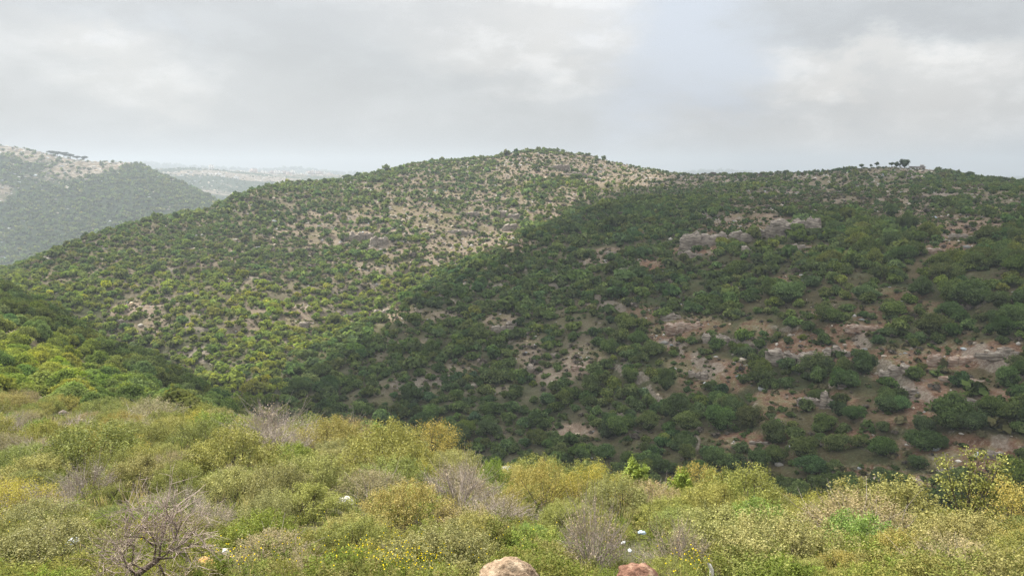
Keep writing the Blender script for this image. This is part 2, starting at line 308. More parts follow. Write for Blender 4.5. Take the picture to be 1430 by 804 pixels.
# open ground seen in the photograph: column, row, half width, half height, how bare
BARE = [(770, 230, 110, 20, .78), (900, 243, 80, 13, .62), (1000, 249, 80, 7, .6), (1120, 246, 70, 6, .6), (620, 346, 120, 9, .85), (560, 300, 120, 10, .72), (700, 300, 90, 10, .72), (640, 270, 110, 8, .6), (480, 300, 70, 9, .6), (590, 368, 60, 7, .6), (520, 322, 90, 9, .7), (660, 325, 90, 8, .75), (188, 440, 40, 20, .75), (300, 372, 30, 16, .35), (215, 455, 24, 14, .5), (350, 445, 36, 18, .5), (420, 445, 24, 22, .75), (330, 345, 30, 10, .45), (420, 318, 50, 16, .55),
        (480, 335, 60, 26, .55), (560, 305, 70, 28, .55), (640, 320, 60, 24, .6), (690, 340, 50, 18, .65), (630, 350, 60, 18, .6), (560, 350, 36, 14, .55), (700, 285, 60, 22, .5),
        (790, 275, 40, 14, .6), (690, 250, 60, 14, .45), (770, 232, 70, 20, .8), (850, 245, 50, 14, .75), (700, 232, 60, 12, .6), (600, 245, 60, 14, .45), (930, 255, 60, 10, .65), (540, 270, 60, 16, .45), (520, 375, 30, 10, .4),
        (905, 370, 34, 10, .75), (830, 368, 24, 8, .55), (850, 352, 26, 7, .6), (1050, 312, 70, 14, .75), (1000, 330, 30, 14, .8), (970, 350, 40, 8, .8), (1110, 350, 30, 10, .6), (1110, 390, 30, 8, .6),
        (1340, 325, 60, 22, .8), (1290, 305, 60, 16, .7), (1330, 345, 50, 10, .7), (1230, 290, 80, 14, .55), (1120, 290, 60, 10, .5), (1200, 258, 90, 8, .55), (1320, 270, 80, 10, .5),
        (1050, 290, 50, 10, .45), (1390, 300, 50, 20, .5), (1250, 410, 60, 10, .45),
        (700, 450, 26, 12, .8), (610, 445, 40, 10, .5), (560, 440, 40, 12, .6), (575, 483, 26, 8, .7), (640, 510, 40, 8, .35), (740, 495, 24, 26, .6), (815, 505, 34, 20, .8), (770, 525, 30, 18, .55), (700, 545, 24, 10, .35),
        (640, 525, 20, 8, .4), (800, 605, 34, 14, .85), (640, 600, 14, 8, .6), (900, 440, 30, 14, .5), (975, 455, 60, 14, .85), (935, 470, 30, 22, .7), (1000, 525, 55, 26, .75), (960, 510, 30, 20, .6), (1050, 462, 30, 14, .7),
        (1110, 490, 46, 22, .85), (1170, 490, 40, 18, .75), (1200, 460, 50, 10, .9), (1130, 470, 40, 10, .6), (1270, 500, 60, 18, .75), (1340, 495, 70, 20, .8), (1400, 490, 40, 18, .7), (1230, 515, 30, 20, .7), (1090, 560, 40, 16, .8), (1150, 555, 46, 14, .75),
        (1070, 580, 36, 12, .7), (1290, 545, 30, 26, .8), (1320, 570, 60, 14, .9), (1400, 555, 40, 14, .6), (1040, 615, 44, 12, .8), (1190, 610, 34, 14, .75), (1260, 590, 30, 10, .5), (1330, 630, 90, 26, .7), (1220, 660, 50, 14, .8), (1290, 680, 40, 20, .8), (1390, 640, 50, 30, .75), (1400, 670, 40, 20, .6),
        (1210, 247, 90, 9, .2), (1283, 238, 26, 8, 1.0), (1010, 250, 60, 8, .5), (1180, 275, 120, 12, .5), (1240, 440, 70, 12, .5), (1290, 430, 60, 10, .45), (1150, 440, 40, 8, .4), (1330, 460, 50, 10, .4)]
def project_np(x, y, z):
    cp, sp = math.cos(PITCH), math.sin(PITCH); zc = y * cp - z * sp; yc = y * sp + z * cp
    return 715 + FPX * x / zc, 402 - FPX * yc / zc
BK = []
for (bx, by, rx, ry, s) in BARE:
    x, y, z = hit(bx, by); BK.append((bx, by, rx, ry, s, y))
def bareness(x, y, z):
    px, py = project_np(x, y, z); b = np.zeros(np.shape(x))
    wob = (fbm(np.asarray(x) / 6, np.asarray(y) / 6, 3, 11) - .5) * 1.4
    for (bx, by, rx, ry, s, yy) in BK:
        q = ((px - bx) / rx) ** 2 + ((py - by) / ry) ** 2
        b = np.maximum(b, s * (1 - sst(.55, 1.35, q + wob)) * (y > .55 * yy) * (y < 1.9 * yy))
    return b
def slope_red(ki):  # how much of the red soil of the right-hand slope shows
    return sst(ix['stream'], ix['low'], ki) * (1 - sst(ix['crest_r'] - .3, ix['gully'], ki))

# ---- ground sheet
def ground_material():
    m, nt, N, L = new_mat('hillside_soil')
    out = N('ShaderNodeOutputMaterial'); d = N('ShaderNodeBsdfDiffuse'); d.inputs['Roughness'].default_value = .6; L(d.outputs[0], out.inputs['Surface'])
    tc = N('ShaderNodeTexCoord')
    def attr(n):
        a = N('ShaderNodeAttribute'); a.attribute_name = n; return a.outputs['Fac']
    def noise(scale, detail=6, rough=.6, st=None):
        n = N('ShaderNodeTexNoise'); n.inputs['Scale'].default_value = scale; n.inputs['Detail'].default_value = detail; n.inputs['Roughness'].default_value = rough
        v = tc.outputs['Object']
        if st:
            mp = N('ShaderNodeMapping'); mp.inputs['Scale'].default_value = st; L(v, mp.inputs['Vector']); v = mp.outputs[0]
        L(v, n.inputs['Vector']); return n.outputs['Fac']
    def ramp(f, els):
        r = N('ShaderNodeValToRGB'); L(f, r.inputs[0]); e = r.color_ramp.elements
        while len(e) < len(els): e.new(.5)
        for q, (p, c) in zip(e, els): q.position = p; q.color = (*c, 1)
        return r.outputs[0]
    def mix(f, a, b):
        n = N('ShaderNodeMix'); n.data_type = 'RGBA'
        for k, v in (('Factor', f), ('A', a), ('B', b)):
            if isinstance(v, (float, int)): n.inputs[k].default_value = v
            elif isinstance(v, tuple): n.inputs[k].default_value = (*v, 1)
            else: L(v, n.inputs[k])
        return n.outputs['Result']
    def mth(op, a, b, clamp=True):
        n = N('ShaderNodeMath'); n.operation = op; n.use_clamp = clamp
        for i, v in enumerate((a, b)):
            if isinstance(v, (int, float)): n.inputs[i].default_value = v
            else: L(v, n.inputs[i])
        return n.outputs[0]
    def step(f, a, b):
        n = N('ShaderNodeMapRange'); n.interpolation_type = 'SMOOTHSTEP'; L(f, n.inputs['Value']); n.inputs['From Min'].default_value = a; n.inputs['From Max'].default_value = b; return n.outputs[0]
    big = noise(.05, 5); med = noise(.45, 6, .65); fin = noise(2.2, 6, .7); lay = noise(.5, 6, .65, (1, .35, 2.2))
    tan_ = ramp(med, [(.3, (.13, .092, .062)), (.5, (.235, .18, .13)), (.7, (.36, .30, .235))])
    red = ramp(med, [(.3, (.082, .044, .027)), (.5, (.165, .088, .052)), (.7, (.25, .160, .105))])
    soil = mix(attr('red'), tan_, red)
    grass = ramp(fin, [(.3, (.085, .075, .035)), (.6, (.17, .145, .07))])
    soil = mix(step(mth('ADD', mth('MULTIPLY', big, .5), mth('MULTIPLY', med, .5)), .47, .58), soil, grass)
    spk = noise(1.9, 6, .8)
    soil = mix(mth('MULTIPLY', step(spk, .52, .62), .55), soil, (.34, .29, .235)); soil = mix(mth('MULTIPLY', step(spk, .46, .36), .6), soil, (.06, .048, .032))
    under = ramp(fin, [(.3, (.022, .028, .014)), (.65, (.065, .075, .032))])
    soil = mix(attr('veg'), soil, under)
    lime = ramp(fin, [(.3, (.11, .085, .066)), (.5, (.23, .19, .152)), (.7, (.38, .33, .27))])
    st = step(lay, .56, .66)
    soil = mix(mth('MULTIPLY', mth('MULTIPLY', st, attr('stony')), .6), soil, lime)
    soil = mix(mth('MULTIPLY', step(mth('ADD', attr('riser'), mth('MULTIPLY', mth('SUBTRACT', med, .5, False), 2.2, False), False), .35, .8), .7), soil, lime)
    # forest and scree far off
    fv = N('ShaderNodeTexNoise'); fv.inputs['Scale'].default_value = .16; fv.inputs['Detail'].default_value = 5; fv.inputs['Roughness'].default_value = .7; L(tc.outputs['Object'], fv.inputs['Vector'])
    ff = ramp(fv.outputs['Fac'], [(.35, (.018, .03, .016)), (.55, (.05, .07, .035)), (.68, (.11, .12, .06))])
    scree = ramp(noise(.10, 6, .7, (1, .4, 3.0)), [(.38, (.09, .08, .05)), (.5, (.22, .18, .13)), (.58, (.29, .25, .205)), (.66, (.38, .345, .30))])
    fd = attr('wooded')
    farc = mix(step(mth('ADD', fd, mth('MULTIPLY', mth('SUBTRACT', fv.outputs['Fac'], .5, False), 1.1, False), False), .35, .6), scree, ff)
    col = mix(attr('far'), soil, farc)
    L(col, d.inputs['Color'])
    b = N('ShaderNodeBump'); b.inputs['Strength'].default_value = .7; b.inputs['Distance'].default_value = .5
    L(mth('ADD', med, mth('MULTIPLY', fin, .4), False), b.inputs['Height']); L(b.outputs[0], d.inputs['Normal'])
    return m
M_GROUND = ground_material()
idx = np.arange(NU * NYR).reshape(NU, NYR)
q = np.stack([idx[:-1, :-1], idx[1:, :-1], idx[1:, 1:], idx[:-1, 1:]], -1).reshape(-1, 4)
V = np.stack([GX, GY, Z], -1).reshape(-1, 3)
me = mesh_np('hillsides', V, q, M_GROUND, smooth=True)
bare_grid = bareness(GX, GY, Z)
def addattr(name, a):
    at = me.attributes.new(name, 'FLOAT', 'POINT'); at.data.foreach_set('value', np.clip(a, 0, 1).astype(np.float32).ravel())
PXG, PYG = project_np(GX, GY, Z)
redness = slope_red(KI) * sst(700, 1000, PXG + (fbm(GX / 40, GY / 40, 2, 4) - .5) * 300) * (1 - sst(360, 270, PYG))
addattr('red', redness * .95)
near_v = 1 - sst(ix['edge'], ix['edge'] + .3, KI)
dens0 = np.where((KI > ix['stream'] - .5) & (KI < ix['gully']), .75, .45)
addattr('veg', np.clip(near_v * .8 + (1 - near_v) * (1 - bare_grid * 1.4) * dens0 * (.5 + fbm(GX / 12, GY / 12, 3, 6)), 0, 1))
addattr('stony', .25 + .75 * bare_grid + .3 * sst(ix['hill'], ix['crest'], KI))
addattr('riser', RISER)
addattr('far', sst(ix['crest'] + .3, ix['crest'] + .9, KI))
wood = 1 - sst(.02, .085, np.where(KI < ix['ridge'] + .3, (TT + .075) * .9 + .17 * (fbm(GX / 130, GY / 110, 4, 9) - .5) + .012 * sst(150, 260, PXG) * sst(330, 250, PYG), .047 * fbm(GX / 190, GY / 90, 4, 10) * 2.2))
wood = np.where(KI > ix['vale'], 1, wood)
addattr('wooded', wood)
ground = tag(link('terrain', me), 'rocky scrub covered hills and valley rolling away to far ridges', 'hills', kind='structure')
vg = np.array([(-70, -40, -1.75), (70, -40, -1.75), (70, 2.0, -1.78), (-70, 2.0, -1.78)])
tag(link('roadside_ground', mesh_np('roadside_ground', vg, np.array([[0, 1, 2, 3]]), M_GROUND)), 'bare level ground where the viewer stands', 'ground', kind='structure')

# ------------------------------------------------------------------ cloud whose shadow lies over the right-hand slope
SHADOW = [[(905, 258), (800, 290), (745, 322), (705, 352), (660, 378), (600, 408), (545, 445), (500, 480), (450, 508), (400, 530), (345, 548), (280, 520), (200, 478), (130, 432), (60, 398), (25, 392),
           (60, 445), (140, 485), (200, 512), (270, 552), (330, 586), 'z', (1500, 760)]]
def build_cloud():
    alt = 640.0
    def up(p):
        s = (alt - p[2]) / SUN_DIR.z; return (p[0] + SUN_DIR.x * s, p[1] + SUN_DIR.y * s)
    A = [hit(*p) for p in [(900, 256), (800, 292), (745, 324), (705, 354), (660, 380), (600, 410), (545, 447), (500, 482), (450, 510), (400, 532), (350, 550)]]
    # finger over the far flank of the left-hand spur
    F = [hit(*p) for p in [(300, 530), (240, 500)]] if False else []
    spur_far = [hit(270, 546), hit(200, 506), hit(130, 468), hit(60, 428), hit(20, 410)]
    spur_near = [hit(20, 440), hit(90, 474), hit(180, 520), hit(260, 562), hit(310, 588)]
    near = [(-25, 92, -45), (0, 84, -45), (24, 76, -42), (50, 66, -38), (90, 60, -38), (200, 60, -36)]
    poly = A + spur_far + spur_near + near + [(700, 250, -10), (900, 900, -10), (300, 1000, 0)]
    # the sight lines through the spur's crest also cover its hidden far side
    poly = [up(p) for p in poly]
    P = np.array(poly); lo = P.min(0) - 60; hi = P.max(0) + 60; cs = 7.0
    nx, ny = int((hi[0] - lo[0]) / cs), int((hi[1] - lo[1]) / cs)
    X, Y = np.meshgrid(lo[0] + np.arange(nx) * cs, lo[1] + np.arange(ny) * cs, indexing='ij')
    # signed distance to the polygon
    dist = np.full(X.shape, 1e9); inside = np.zeros(X.shape, bool); n = len(P)
    for i in range(n):
        a, b = P[i], P[(i + 1) % n]; e = b - a; L2 = max(e @ e, 1e-6)
        t = np.clip(((X - a[0]) * e[0] + (Y - a[1]) * e[1]) / L2, 0, 1)
        dist = np.minimum(dist, np.hypot(X - a[0] - t * e[0], Y - a[1] - t * e[1]))
        if a[1] != b[1]:
            c = ((a[1] > Y) != (b[1] > Y)) & (X < (b[0] - a[0]) * (Y - a[1]) / (b[1] - a[1]) + a[0]); inside ^= c
    sd = np.where(inside, dist, -dist) + (fbm(X / 34, Y / 34, 4, 21) - .5) * 26
    m = sd > 0
    th = np.sqrt(np.clip(sd, 0, 140)) * 5.5
    top = alt + th * (.6 + .9 * fbm(X / 60, Y / 60, 4, 22)); bot = alt - th * .25 * (.5 + fbm(X / 50, Y / 50, 3, 23))
    vid = np.full((2,) + X.shape, -1); keep = np.zeros(X.shape, bool)
    cell = m[:-1, :-1] & m[1:, :-1] & m[1:, 1:] & m[:-1, 1:]
    keep[:-1, :-1] |= cell; keep[1:, :-1] |= cell; keep[1:, 1:] |= cell; keep[:-1, 1:] |= cell
    nk = keep.sum(); vid[0][keep] = np.arange(nk); vid[1][keep] = np.arange(nk) + nk
    V = np.concatenate([np.stack([X[keep], Y[keep], top[keep] + 1], -1), np.stack([X[keep], Y[keep], bot[keep] - 1], -1)])
    i, j = np.nonzero(cell)
    t = vid[0]; b = vid[1]
    Fs = [np.stack([t[i, j], t[i + 1, j], t[i + 1, j + 1], t[i, j + 1]], -1), np.stack([b[i, j], b[i, j + 1], b[i + 1, j + 1], b[i + 1, j]], -1)]
    cp = np.pad(cell, 1)
    for di, dj, (p, q) in ((-1, 0, ((0, 0), (0, 1))), (1, 0, ((1, 1), (1, 0))), (0, -1, ((1, 0), (0, 0))), (0, 1, ((0, 1), (1, 1)))):
        e = cell & ~cp[1 + di:cp.shape[0] - 1 + di, 1 + dj:cp.shape[1] - 1 + dj]; i2, j2 = np.nonzero(e)
        Fs.append(np.stack([t[i2 + q[0], j2 + q[1]], t[i2 + p[0], j2 + p[1]], b[i2 + p[0], j2 + p[1]], b[i2 + q[0], j2 + q[1]]], -1))
    mt, nt, N, L = new_mat('cloud_vapour'); out = N('ShaderNodeOutputMaterial')
    d = N('ShaderNodeBsdfDiffuse'); d.inputs['Color'].default_value = (.93, .93, .93, 1); tr = N('ShaderNodeBsdfTranslucent'); tr.inputs['Color'].default_value = (.95, .96, .97, 1)
    mx = N('ShaderNodeMixShader'); mx.inputs[0].default_value = .8; L(d.outputs[0], mx.inputs[1]); L(tr.outputs[0], mx.inputs[2]); L(mx.outputs[0], out.inputs['Surface'])
    tag(link('cloud', mesh_np('cloud', V, Fs, mt, smooth=True)), 'white cloud drifting high over the valley', 'cloud', kind='structure')
build_cloud()

# ------------------------------------------------------------------ haze
def build_haze():
    x0, x1, y0, y1, z0, z1 = -9000, 9000, -60, 7600, -320, 75
    V = np.array([(x, y, z) for z in (z0, z1) for y in (y0, y1) for x in (x0, x1)], float)
    F = np.array([(0, 2, 3, 1), (4, 5, 7, 6), (0, 1, 5, 4), (2, 6, 7, 3), (0, 4, 6, 2), (1, 3, 7, 5)])
    m, nt, N, L = new_mat('hazy_air'); out = N('ShaderNodeOutputMaterial'); v = N('ShaderNodeVolumePrincipled')
    v.inputs['Color'].default_value = (.51, .56, .605, 1); v.inputs['Density'].default_value = .00035; v.inputs['Anisotropy'].default_value = 0.15
    L(v.outputs[0], out.inputs['Volume'])
    tag(link('haze', mesh_np('haze', V, F, m)), 'pale haze thickening over the valley towards the far ridges', 'haze', kind='stuff')
build_haze()

# ------------------------------------------------------------------ foliage prototypes
def ico(sub=1):
    import bmesh
    bm = bmesh.new(); bmesh.ops.create_icosphere(bm, subdivisions=sub, radius=1.0)
    V = np.array([v.co[:] for v in bm.verts]); F = np.array([[v.index for v in f.verts] for f in bm.faces]); bm.free(); return V, F
ICO1, ICO2, ICO3, ICO4 = ico(1), ico(2), ico(3), ico(4)
def quads(cen, nor, ln, wd, rng):
    """diamond-shaped leaf faces"""
    n = len(cen); r = rng.normal(size=(n, 3)); nor = nor / np.linalg.norm(nor, axis=1, keepdims=True)
    t = np.cross(nor, r); t /= np.linalg.norm(t, axis=1, keepdims=True) + 1e-9; b = np.cross(nor, t)
    ln = np.broadcast_to(ln, n)[:, None]; wd = np.broadcast_to(wd, n)[:, None]
    V = np.stack([cen - t * ln, cen + b * wd, cen + t * ln, cen - b * wd], 1).reshape(-1, 3)
    return V, np.arange(4 * n).reshape(n, 4)
def crown_arrays(seed, nleaf, leaf, nlobe=11, flat=.75, core=True):
    """a bushy oak crown of radius about 1 that stands on z = 0"""
    rng = np.random.default_rng(seed)
    lob = []
    for k in range(nlobe):
        a = rng.uniform(0, 2 * PI); r = rng.uniform(.0, 1.0) ** .75 * .92; h = (1 - r * r) ** .5
        lob.append((r * math.cos(a) * .85, r * math.sin(a) * .85, .28 + h * flat * rng.uniform(.45, 1.0), rng.uniform(.20, .44) * (1.05 - .3 * r)))
    lob.append((0, 0, .45, .55))
    lob = np.array(lob)
    cs, ns, tn = [], [], []
    wts = lob[:, 3] ** 2; wts /= wts.sum()
    which = rng.choice(len(lob), nleaf, p=wts)
    d = rng.normal(size=(nleaf, 3)); d[:, 2] = np.abs(d[:, 2]) * 1.15 - .35 * rng.random(nleaf); d /= np.linalg.norm(d, axis=1, keepdims=True)
    rad = lob[which, 3] * (1 + rng.normal(size=nleaf) * .13)
    c = lob[which, :3] + d * rad[:, None]
    keep = np.ones(nleaf, bool)
    for L_ in lob: keep &= np.linalg.norm(c - L_[:3], axis=1) > L_[3] * .72
    keep &= c[:, 2] > .03
    c, d, which = c[keep], d[keep], which[keep]
    n = d + rng.normal(size=d.shape) * .55; n[:, 2] += .25
    s = leaf * rng.uniform(.65, 1.35, len(c))
    V, F = quads(c, n, s, s * .62, rng)
    lobt = rng.uniform(.2, .8, len(lob))
    tone = np.repeat(np.clip(lobt[which] * .5 + rng.uniform(0, .55, len(c)), 0, 1), 4)
    Vs, Fq, Ft = [V], [F], []
    tones = [tone]
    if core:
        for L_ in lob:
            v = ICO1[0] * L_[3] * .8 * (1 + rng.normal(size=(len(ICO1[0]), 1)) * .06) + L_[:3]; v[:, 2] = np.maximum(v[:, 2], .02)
            Ft.append(ICO1[1] + sum(map(len, Vs))); Vs.append(v); tones.append(np.full(len(v), .12))  # cores toned dark: shade inside the crown put into the colour
    return np.concatenate(Vs), F, (np.concatenate(Ft) if Ft else np.zeros((0, 3), int)), np.concatenate(tones)
def tubes(paths, sides=5):
    """paths: list of (points (n,3), radii (n)); one mesh"""
    Vs, Fs, o = [], [], 0
    for P, R in paths:
        P = np.asarray(P, float); R = np.asarray(R, float); n = len(P)
        T = np.gradient(P, axis=0); T /= np.linalg.norm(T, axis=1, keepdims=True) + 1e-9
        ref = np.where(np.abs(T[:, 2:3]) > .9, np.array([[1., 0, 0]]), np.array([[0, 0, 1.]])); A = np.cross(T, ref); A /= np.linalg.norm(A, axis=1, keepdims=True) + 1e-9; B = np.cross(T, A)
        an = np.linspace(0, 2 * PI, sides, endpoint=False)
        ring = P[:, None] + R[:, None, None] * (np.cos(an)[None, :, None] * A[:, None] + np.sin(an)[None, :, None] * B[:, None])
        Vs.append(ring.reshape(-1, 3)); i = np.arange(n - 1)[:, None] * sides; k = np.arange(sides)[None, :]; k2 = (k + 1) % sides
        Fs.append((o + np.stack([i + k, i + k2, i + sides + k2, i + sides + k], -1)).reshape(-1, 4)); o += n * sides
    return np.concatenate(Vs), np.concatenate(Fs)
def trunk_mesh(seed):
    rng = np.random.default_rng(seed); ps = []
    for k in range(3):
        a = rng.uniform(0, 2 * PI); e = np.array([math.cos(a) * .25, math.sin(a) * .25, .55])
        ps.append((np.stack([np.array([0, 0, -.12]) + .03 * rng.normal(size=3), np.array([0, 0, .12]), e * .6 + .03 * rng.normal(size=3), e]), [.075, .06, .045, .025]))
        for q in range(3):
            f = e + np.array([*rng.normal(size=2) * .3, .25]); ps.append((np.stack([e * .7, (e + f) / 2, f]), [.03, .02, .008]))
    return mesh_np('trunk', *tubes(ps), M_BARK, smooth=True)
CROWNS = []
for k in range(9):
    v, fq, ft, tn = crown_arrays(100 + k, 4200, .048, 11 + (k % 4) * 3, .62 + .06 * (k % 4))
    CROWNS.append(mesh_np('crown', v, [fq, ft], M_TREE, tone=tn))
TRUNKS = [trunk_mesh(k) for k in range(3)]
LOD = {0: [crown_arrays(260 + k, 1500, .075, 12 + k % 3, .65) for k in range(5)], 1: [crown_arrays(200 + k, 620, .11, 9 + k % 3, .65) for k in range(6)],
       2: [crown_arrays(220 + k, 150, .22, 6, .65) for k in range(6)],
       3: [crown_arrays(240 + k, 34, .42, 4, .65) for k in range(5)]}

# ------------------------------------------------------------------ trees and bushes on the hillsides
RNG = np.random.default_rng(42)
def scatter(spacing, y0, y1, umax=.86):
    """jittered points over the valley between two distances"""
    xs = np.arange(-umax * y1, umax * y1, spacing); ys = np.arange(y0, y1, spacing)
    X, Y = np.meshgrid(xs, ys); X = (X + RNG.uniform(-.5, .5, X.shape) * spacing * 1.1).ravel(); Y = (Y + RNG.uniform(-.5, .5, Y.shape) * spacing * 1.1).ravel()
    k = (np.abs(X) < umax * Y) & (Y > y0); return X[k], Y[k]
GREEN = np.array([(.052, .078, .032), (.080, .110, .037), (.112, .142, .040), (.165, .190, .038), (.26, .275, .032)])
def green(h):
    h = np.clip(h, 0, 1) * (len(GREEN) - 1); i = np.clip(h.astype(int), 0, len(GREEN) - 2); f = (h - i)[:, None]; return GREEN[i] * (1 - f) + GREEN[i + 1] * f
PL = []                                          # x, y, z, r, hue, zone
for spacing, y0, y1, far in ((2.9, 50, 470, 0), (3.2, 470, 850, 0)):
    x, y = scatter(spacing, y0, y1); ki = bil(KI, x, y); z = ground_z(x, y)
    px, py = project_np(x, y, z); b = bareness(x, y, z)
    n1 = .5 * fbm(x / 12, y / 12, 3, 31) + .5 * fbm(x / 34, y / 11, 3, 33); n2 = fbm(x / 55, y / 55, 3, 32)
    spur = (ki > ix['edge'] + .12) & (ki < ix['stream'] + .1) & (px < 460)
    right = (ki >= ix['stream'] + .1) & (ki < ix['gully']) & (px > 400)
    hill = (ki >= ix['stream'] + .1) & (ki < ix['crest'] + .3) & ~right
    steep = sst(420, 300, py)
    crest_up = sst(ix['hill'], ix['crest'], ki)
    dens = np.where(spur, 1.0, np.where(right, .92 - .25 * sst(900, 1250, px) - .15 * sst(330, 260, py), .98 - .22 * crest_up))
    dens = np.where((px > 930) & (py < 305) & ~spur, .50, dens); dens = np.where((px > 835) & (px < 1250) & (ki > ix['gully']), .34, dens)
    gul = hill & (ki < ix['hill'] - .25) & (px < 860) & (py > 330)
    dens = np.where(gul, .80 + .25 * sst(400, 480, py) * sst(300, 400, px), dens)
    lefthill = hill & (px < 480); dens = np.where(lefthill, 1.0, dens)
    dens = np.where(hill & (b > .25), dens * .9, dens)
    dens = dens * (1 - b) * np.where(spur, 1, .45 + 1.1 * sst(.32, .62, n1))
    keep = (RNG.random(len(x)) < dens) & (spur | right | hill)
    r = np.where(spur, RNG.uniform(1.5, 2.7, len(x)), np.where(right, np.exp(RNG.normal(.55, .36, len(x)) + .28 * sst(980, 1250, px) * sst(250, 330, py)), np.exp(RNG.normal(.42, .33, len(x)))))
    r = np.where(right & (b > .3), r * .6, r); r = np.where(hill & ~gul, r * .92, r); r = np.where(hill & ~gul & (px > 480), r * 1.12, r)
    r = np.clip(r, .6, 4.2)
    r = np.where((py < 300) & (px > 900), np.minimum(r, 2.3), r)
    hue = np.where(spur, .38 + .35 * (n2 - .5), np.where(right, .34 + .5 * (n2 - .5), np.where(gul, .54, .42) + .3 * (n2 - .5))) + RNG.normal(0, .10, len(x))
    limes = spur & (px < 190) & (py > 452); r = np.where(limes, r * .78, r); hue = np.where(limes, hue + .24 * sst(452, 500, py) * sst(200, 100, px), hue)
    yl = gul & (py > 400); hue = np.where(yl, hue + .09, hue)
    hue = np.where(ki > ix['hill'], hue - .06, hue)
    zone = np.where(spur, 0, np.where(right, 1, 2))
    vis = seen(x, y, r * 1.15)
    kk = keep & vis
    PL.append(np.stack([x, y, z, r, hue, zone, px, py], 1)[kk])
PL = np.concatenate(PL)
PL = PL[~((PL[:, 6] > 1196) & (PL[:, 6] < 1302) & (PL[:, 7] < 245) & (PL[:, 1] > 520) & (PL[:, 3] > .9))]
# trees set by hand: the ones the eye picks out in the photograph (column, row of the foot, crown radius in m, hue)
BYHAND = [(945, 588, 4.0, .34), (1005, 600, 4.4, .36), (1045, 598, 3.2, .32), (905, 600, 3.0, .32), (890, 480, 3.4, .33), (880, 535, 3.0, .36), (930, 545, 3.2, .34), (1360, 428, 4.2, .26), (1288, 412, 3.0, .25), (1205, 522, 3.2, .3), (1180, 520, 2.6, .32),
          (1140, 558, 2.6, .36), (1130, 462, 2.2, .3), (1150, 480, 2.2, .28), (1000, 490, 2.6, .34), (1040, 500, 2.6, .32), (1060, 520, 2.2, .3), (1235, 575, 2.6, .24), (1255, 572, 2.4, .26), (1190, 585, 2.2, .3), (1120, 640, 3.0, .3), (1130, 660, 3.0, .28), (1060, 655, 2.4, .28), (1230, 635, 2.8, .24), (1290, 610, 2.6, .22),
          (1240, 540, 2.0, .38), (1275, 530, 2.2, .36), (1310, 480, 1.8, .26), (850, 325, 3.0, .3), (830, 470, 2.6, .36), (780, 470, 2.4, .34), (710, 590, 2.4, .34), (760, 600, 2.6, .3), (845, 640, 2.6, .32), (960, 640, 2.6, .3), (1000, 650, 2.6, .28), (1360, 600, 2.4, .22), (1330, 470, 2.2, .24), (1400, 470, 2.6, .24), (1395, 430, 3.0, .24), (1420, 425, 2.6, .25), (1105, 320, 2.6, .22), (1080, 322, 2.2, .22), (1025, 325, 1.6, .22),
          (60, 520, 1.8, .66), (100, 510, 1.8, .74), (20, 500, 1.8, .72), (140, 515, 1.8, .6)]
hx = np.array([(*hit(p[0], p[1]), p[2], p[3], 0 if p[0] < 300 else 1, p[0], p[1]) for p in BYHAND])
k = np.ones(len(PL), bool)
for h in hx: k &= np.hypot(PL[:, 0] - h[0], PL[:, 1] - h[1]) > (h[3] + PL[:, 3] * .3)
PL = np.concatenate([hx, PL[k]])
RKS = []                                         # filled below: outcrops keep their ground clear
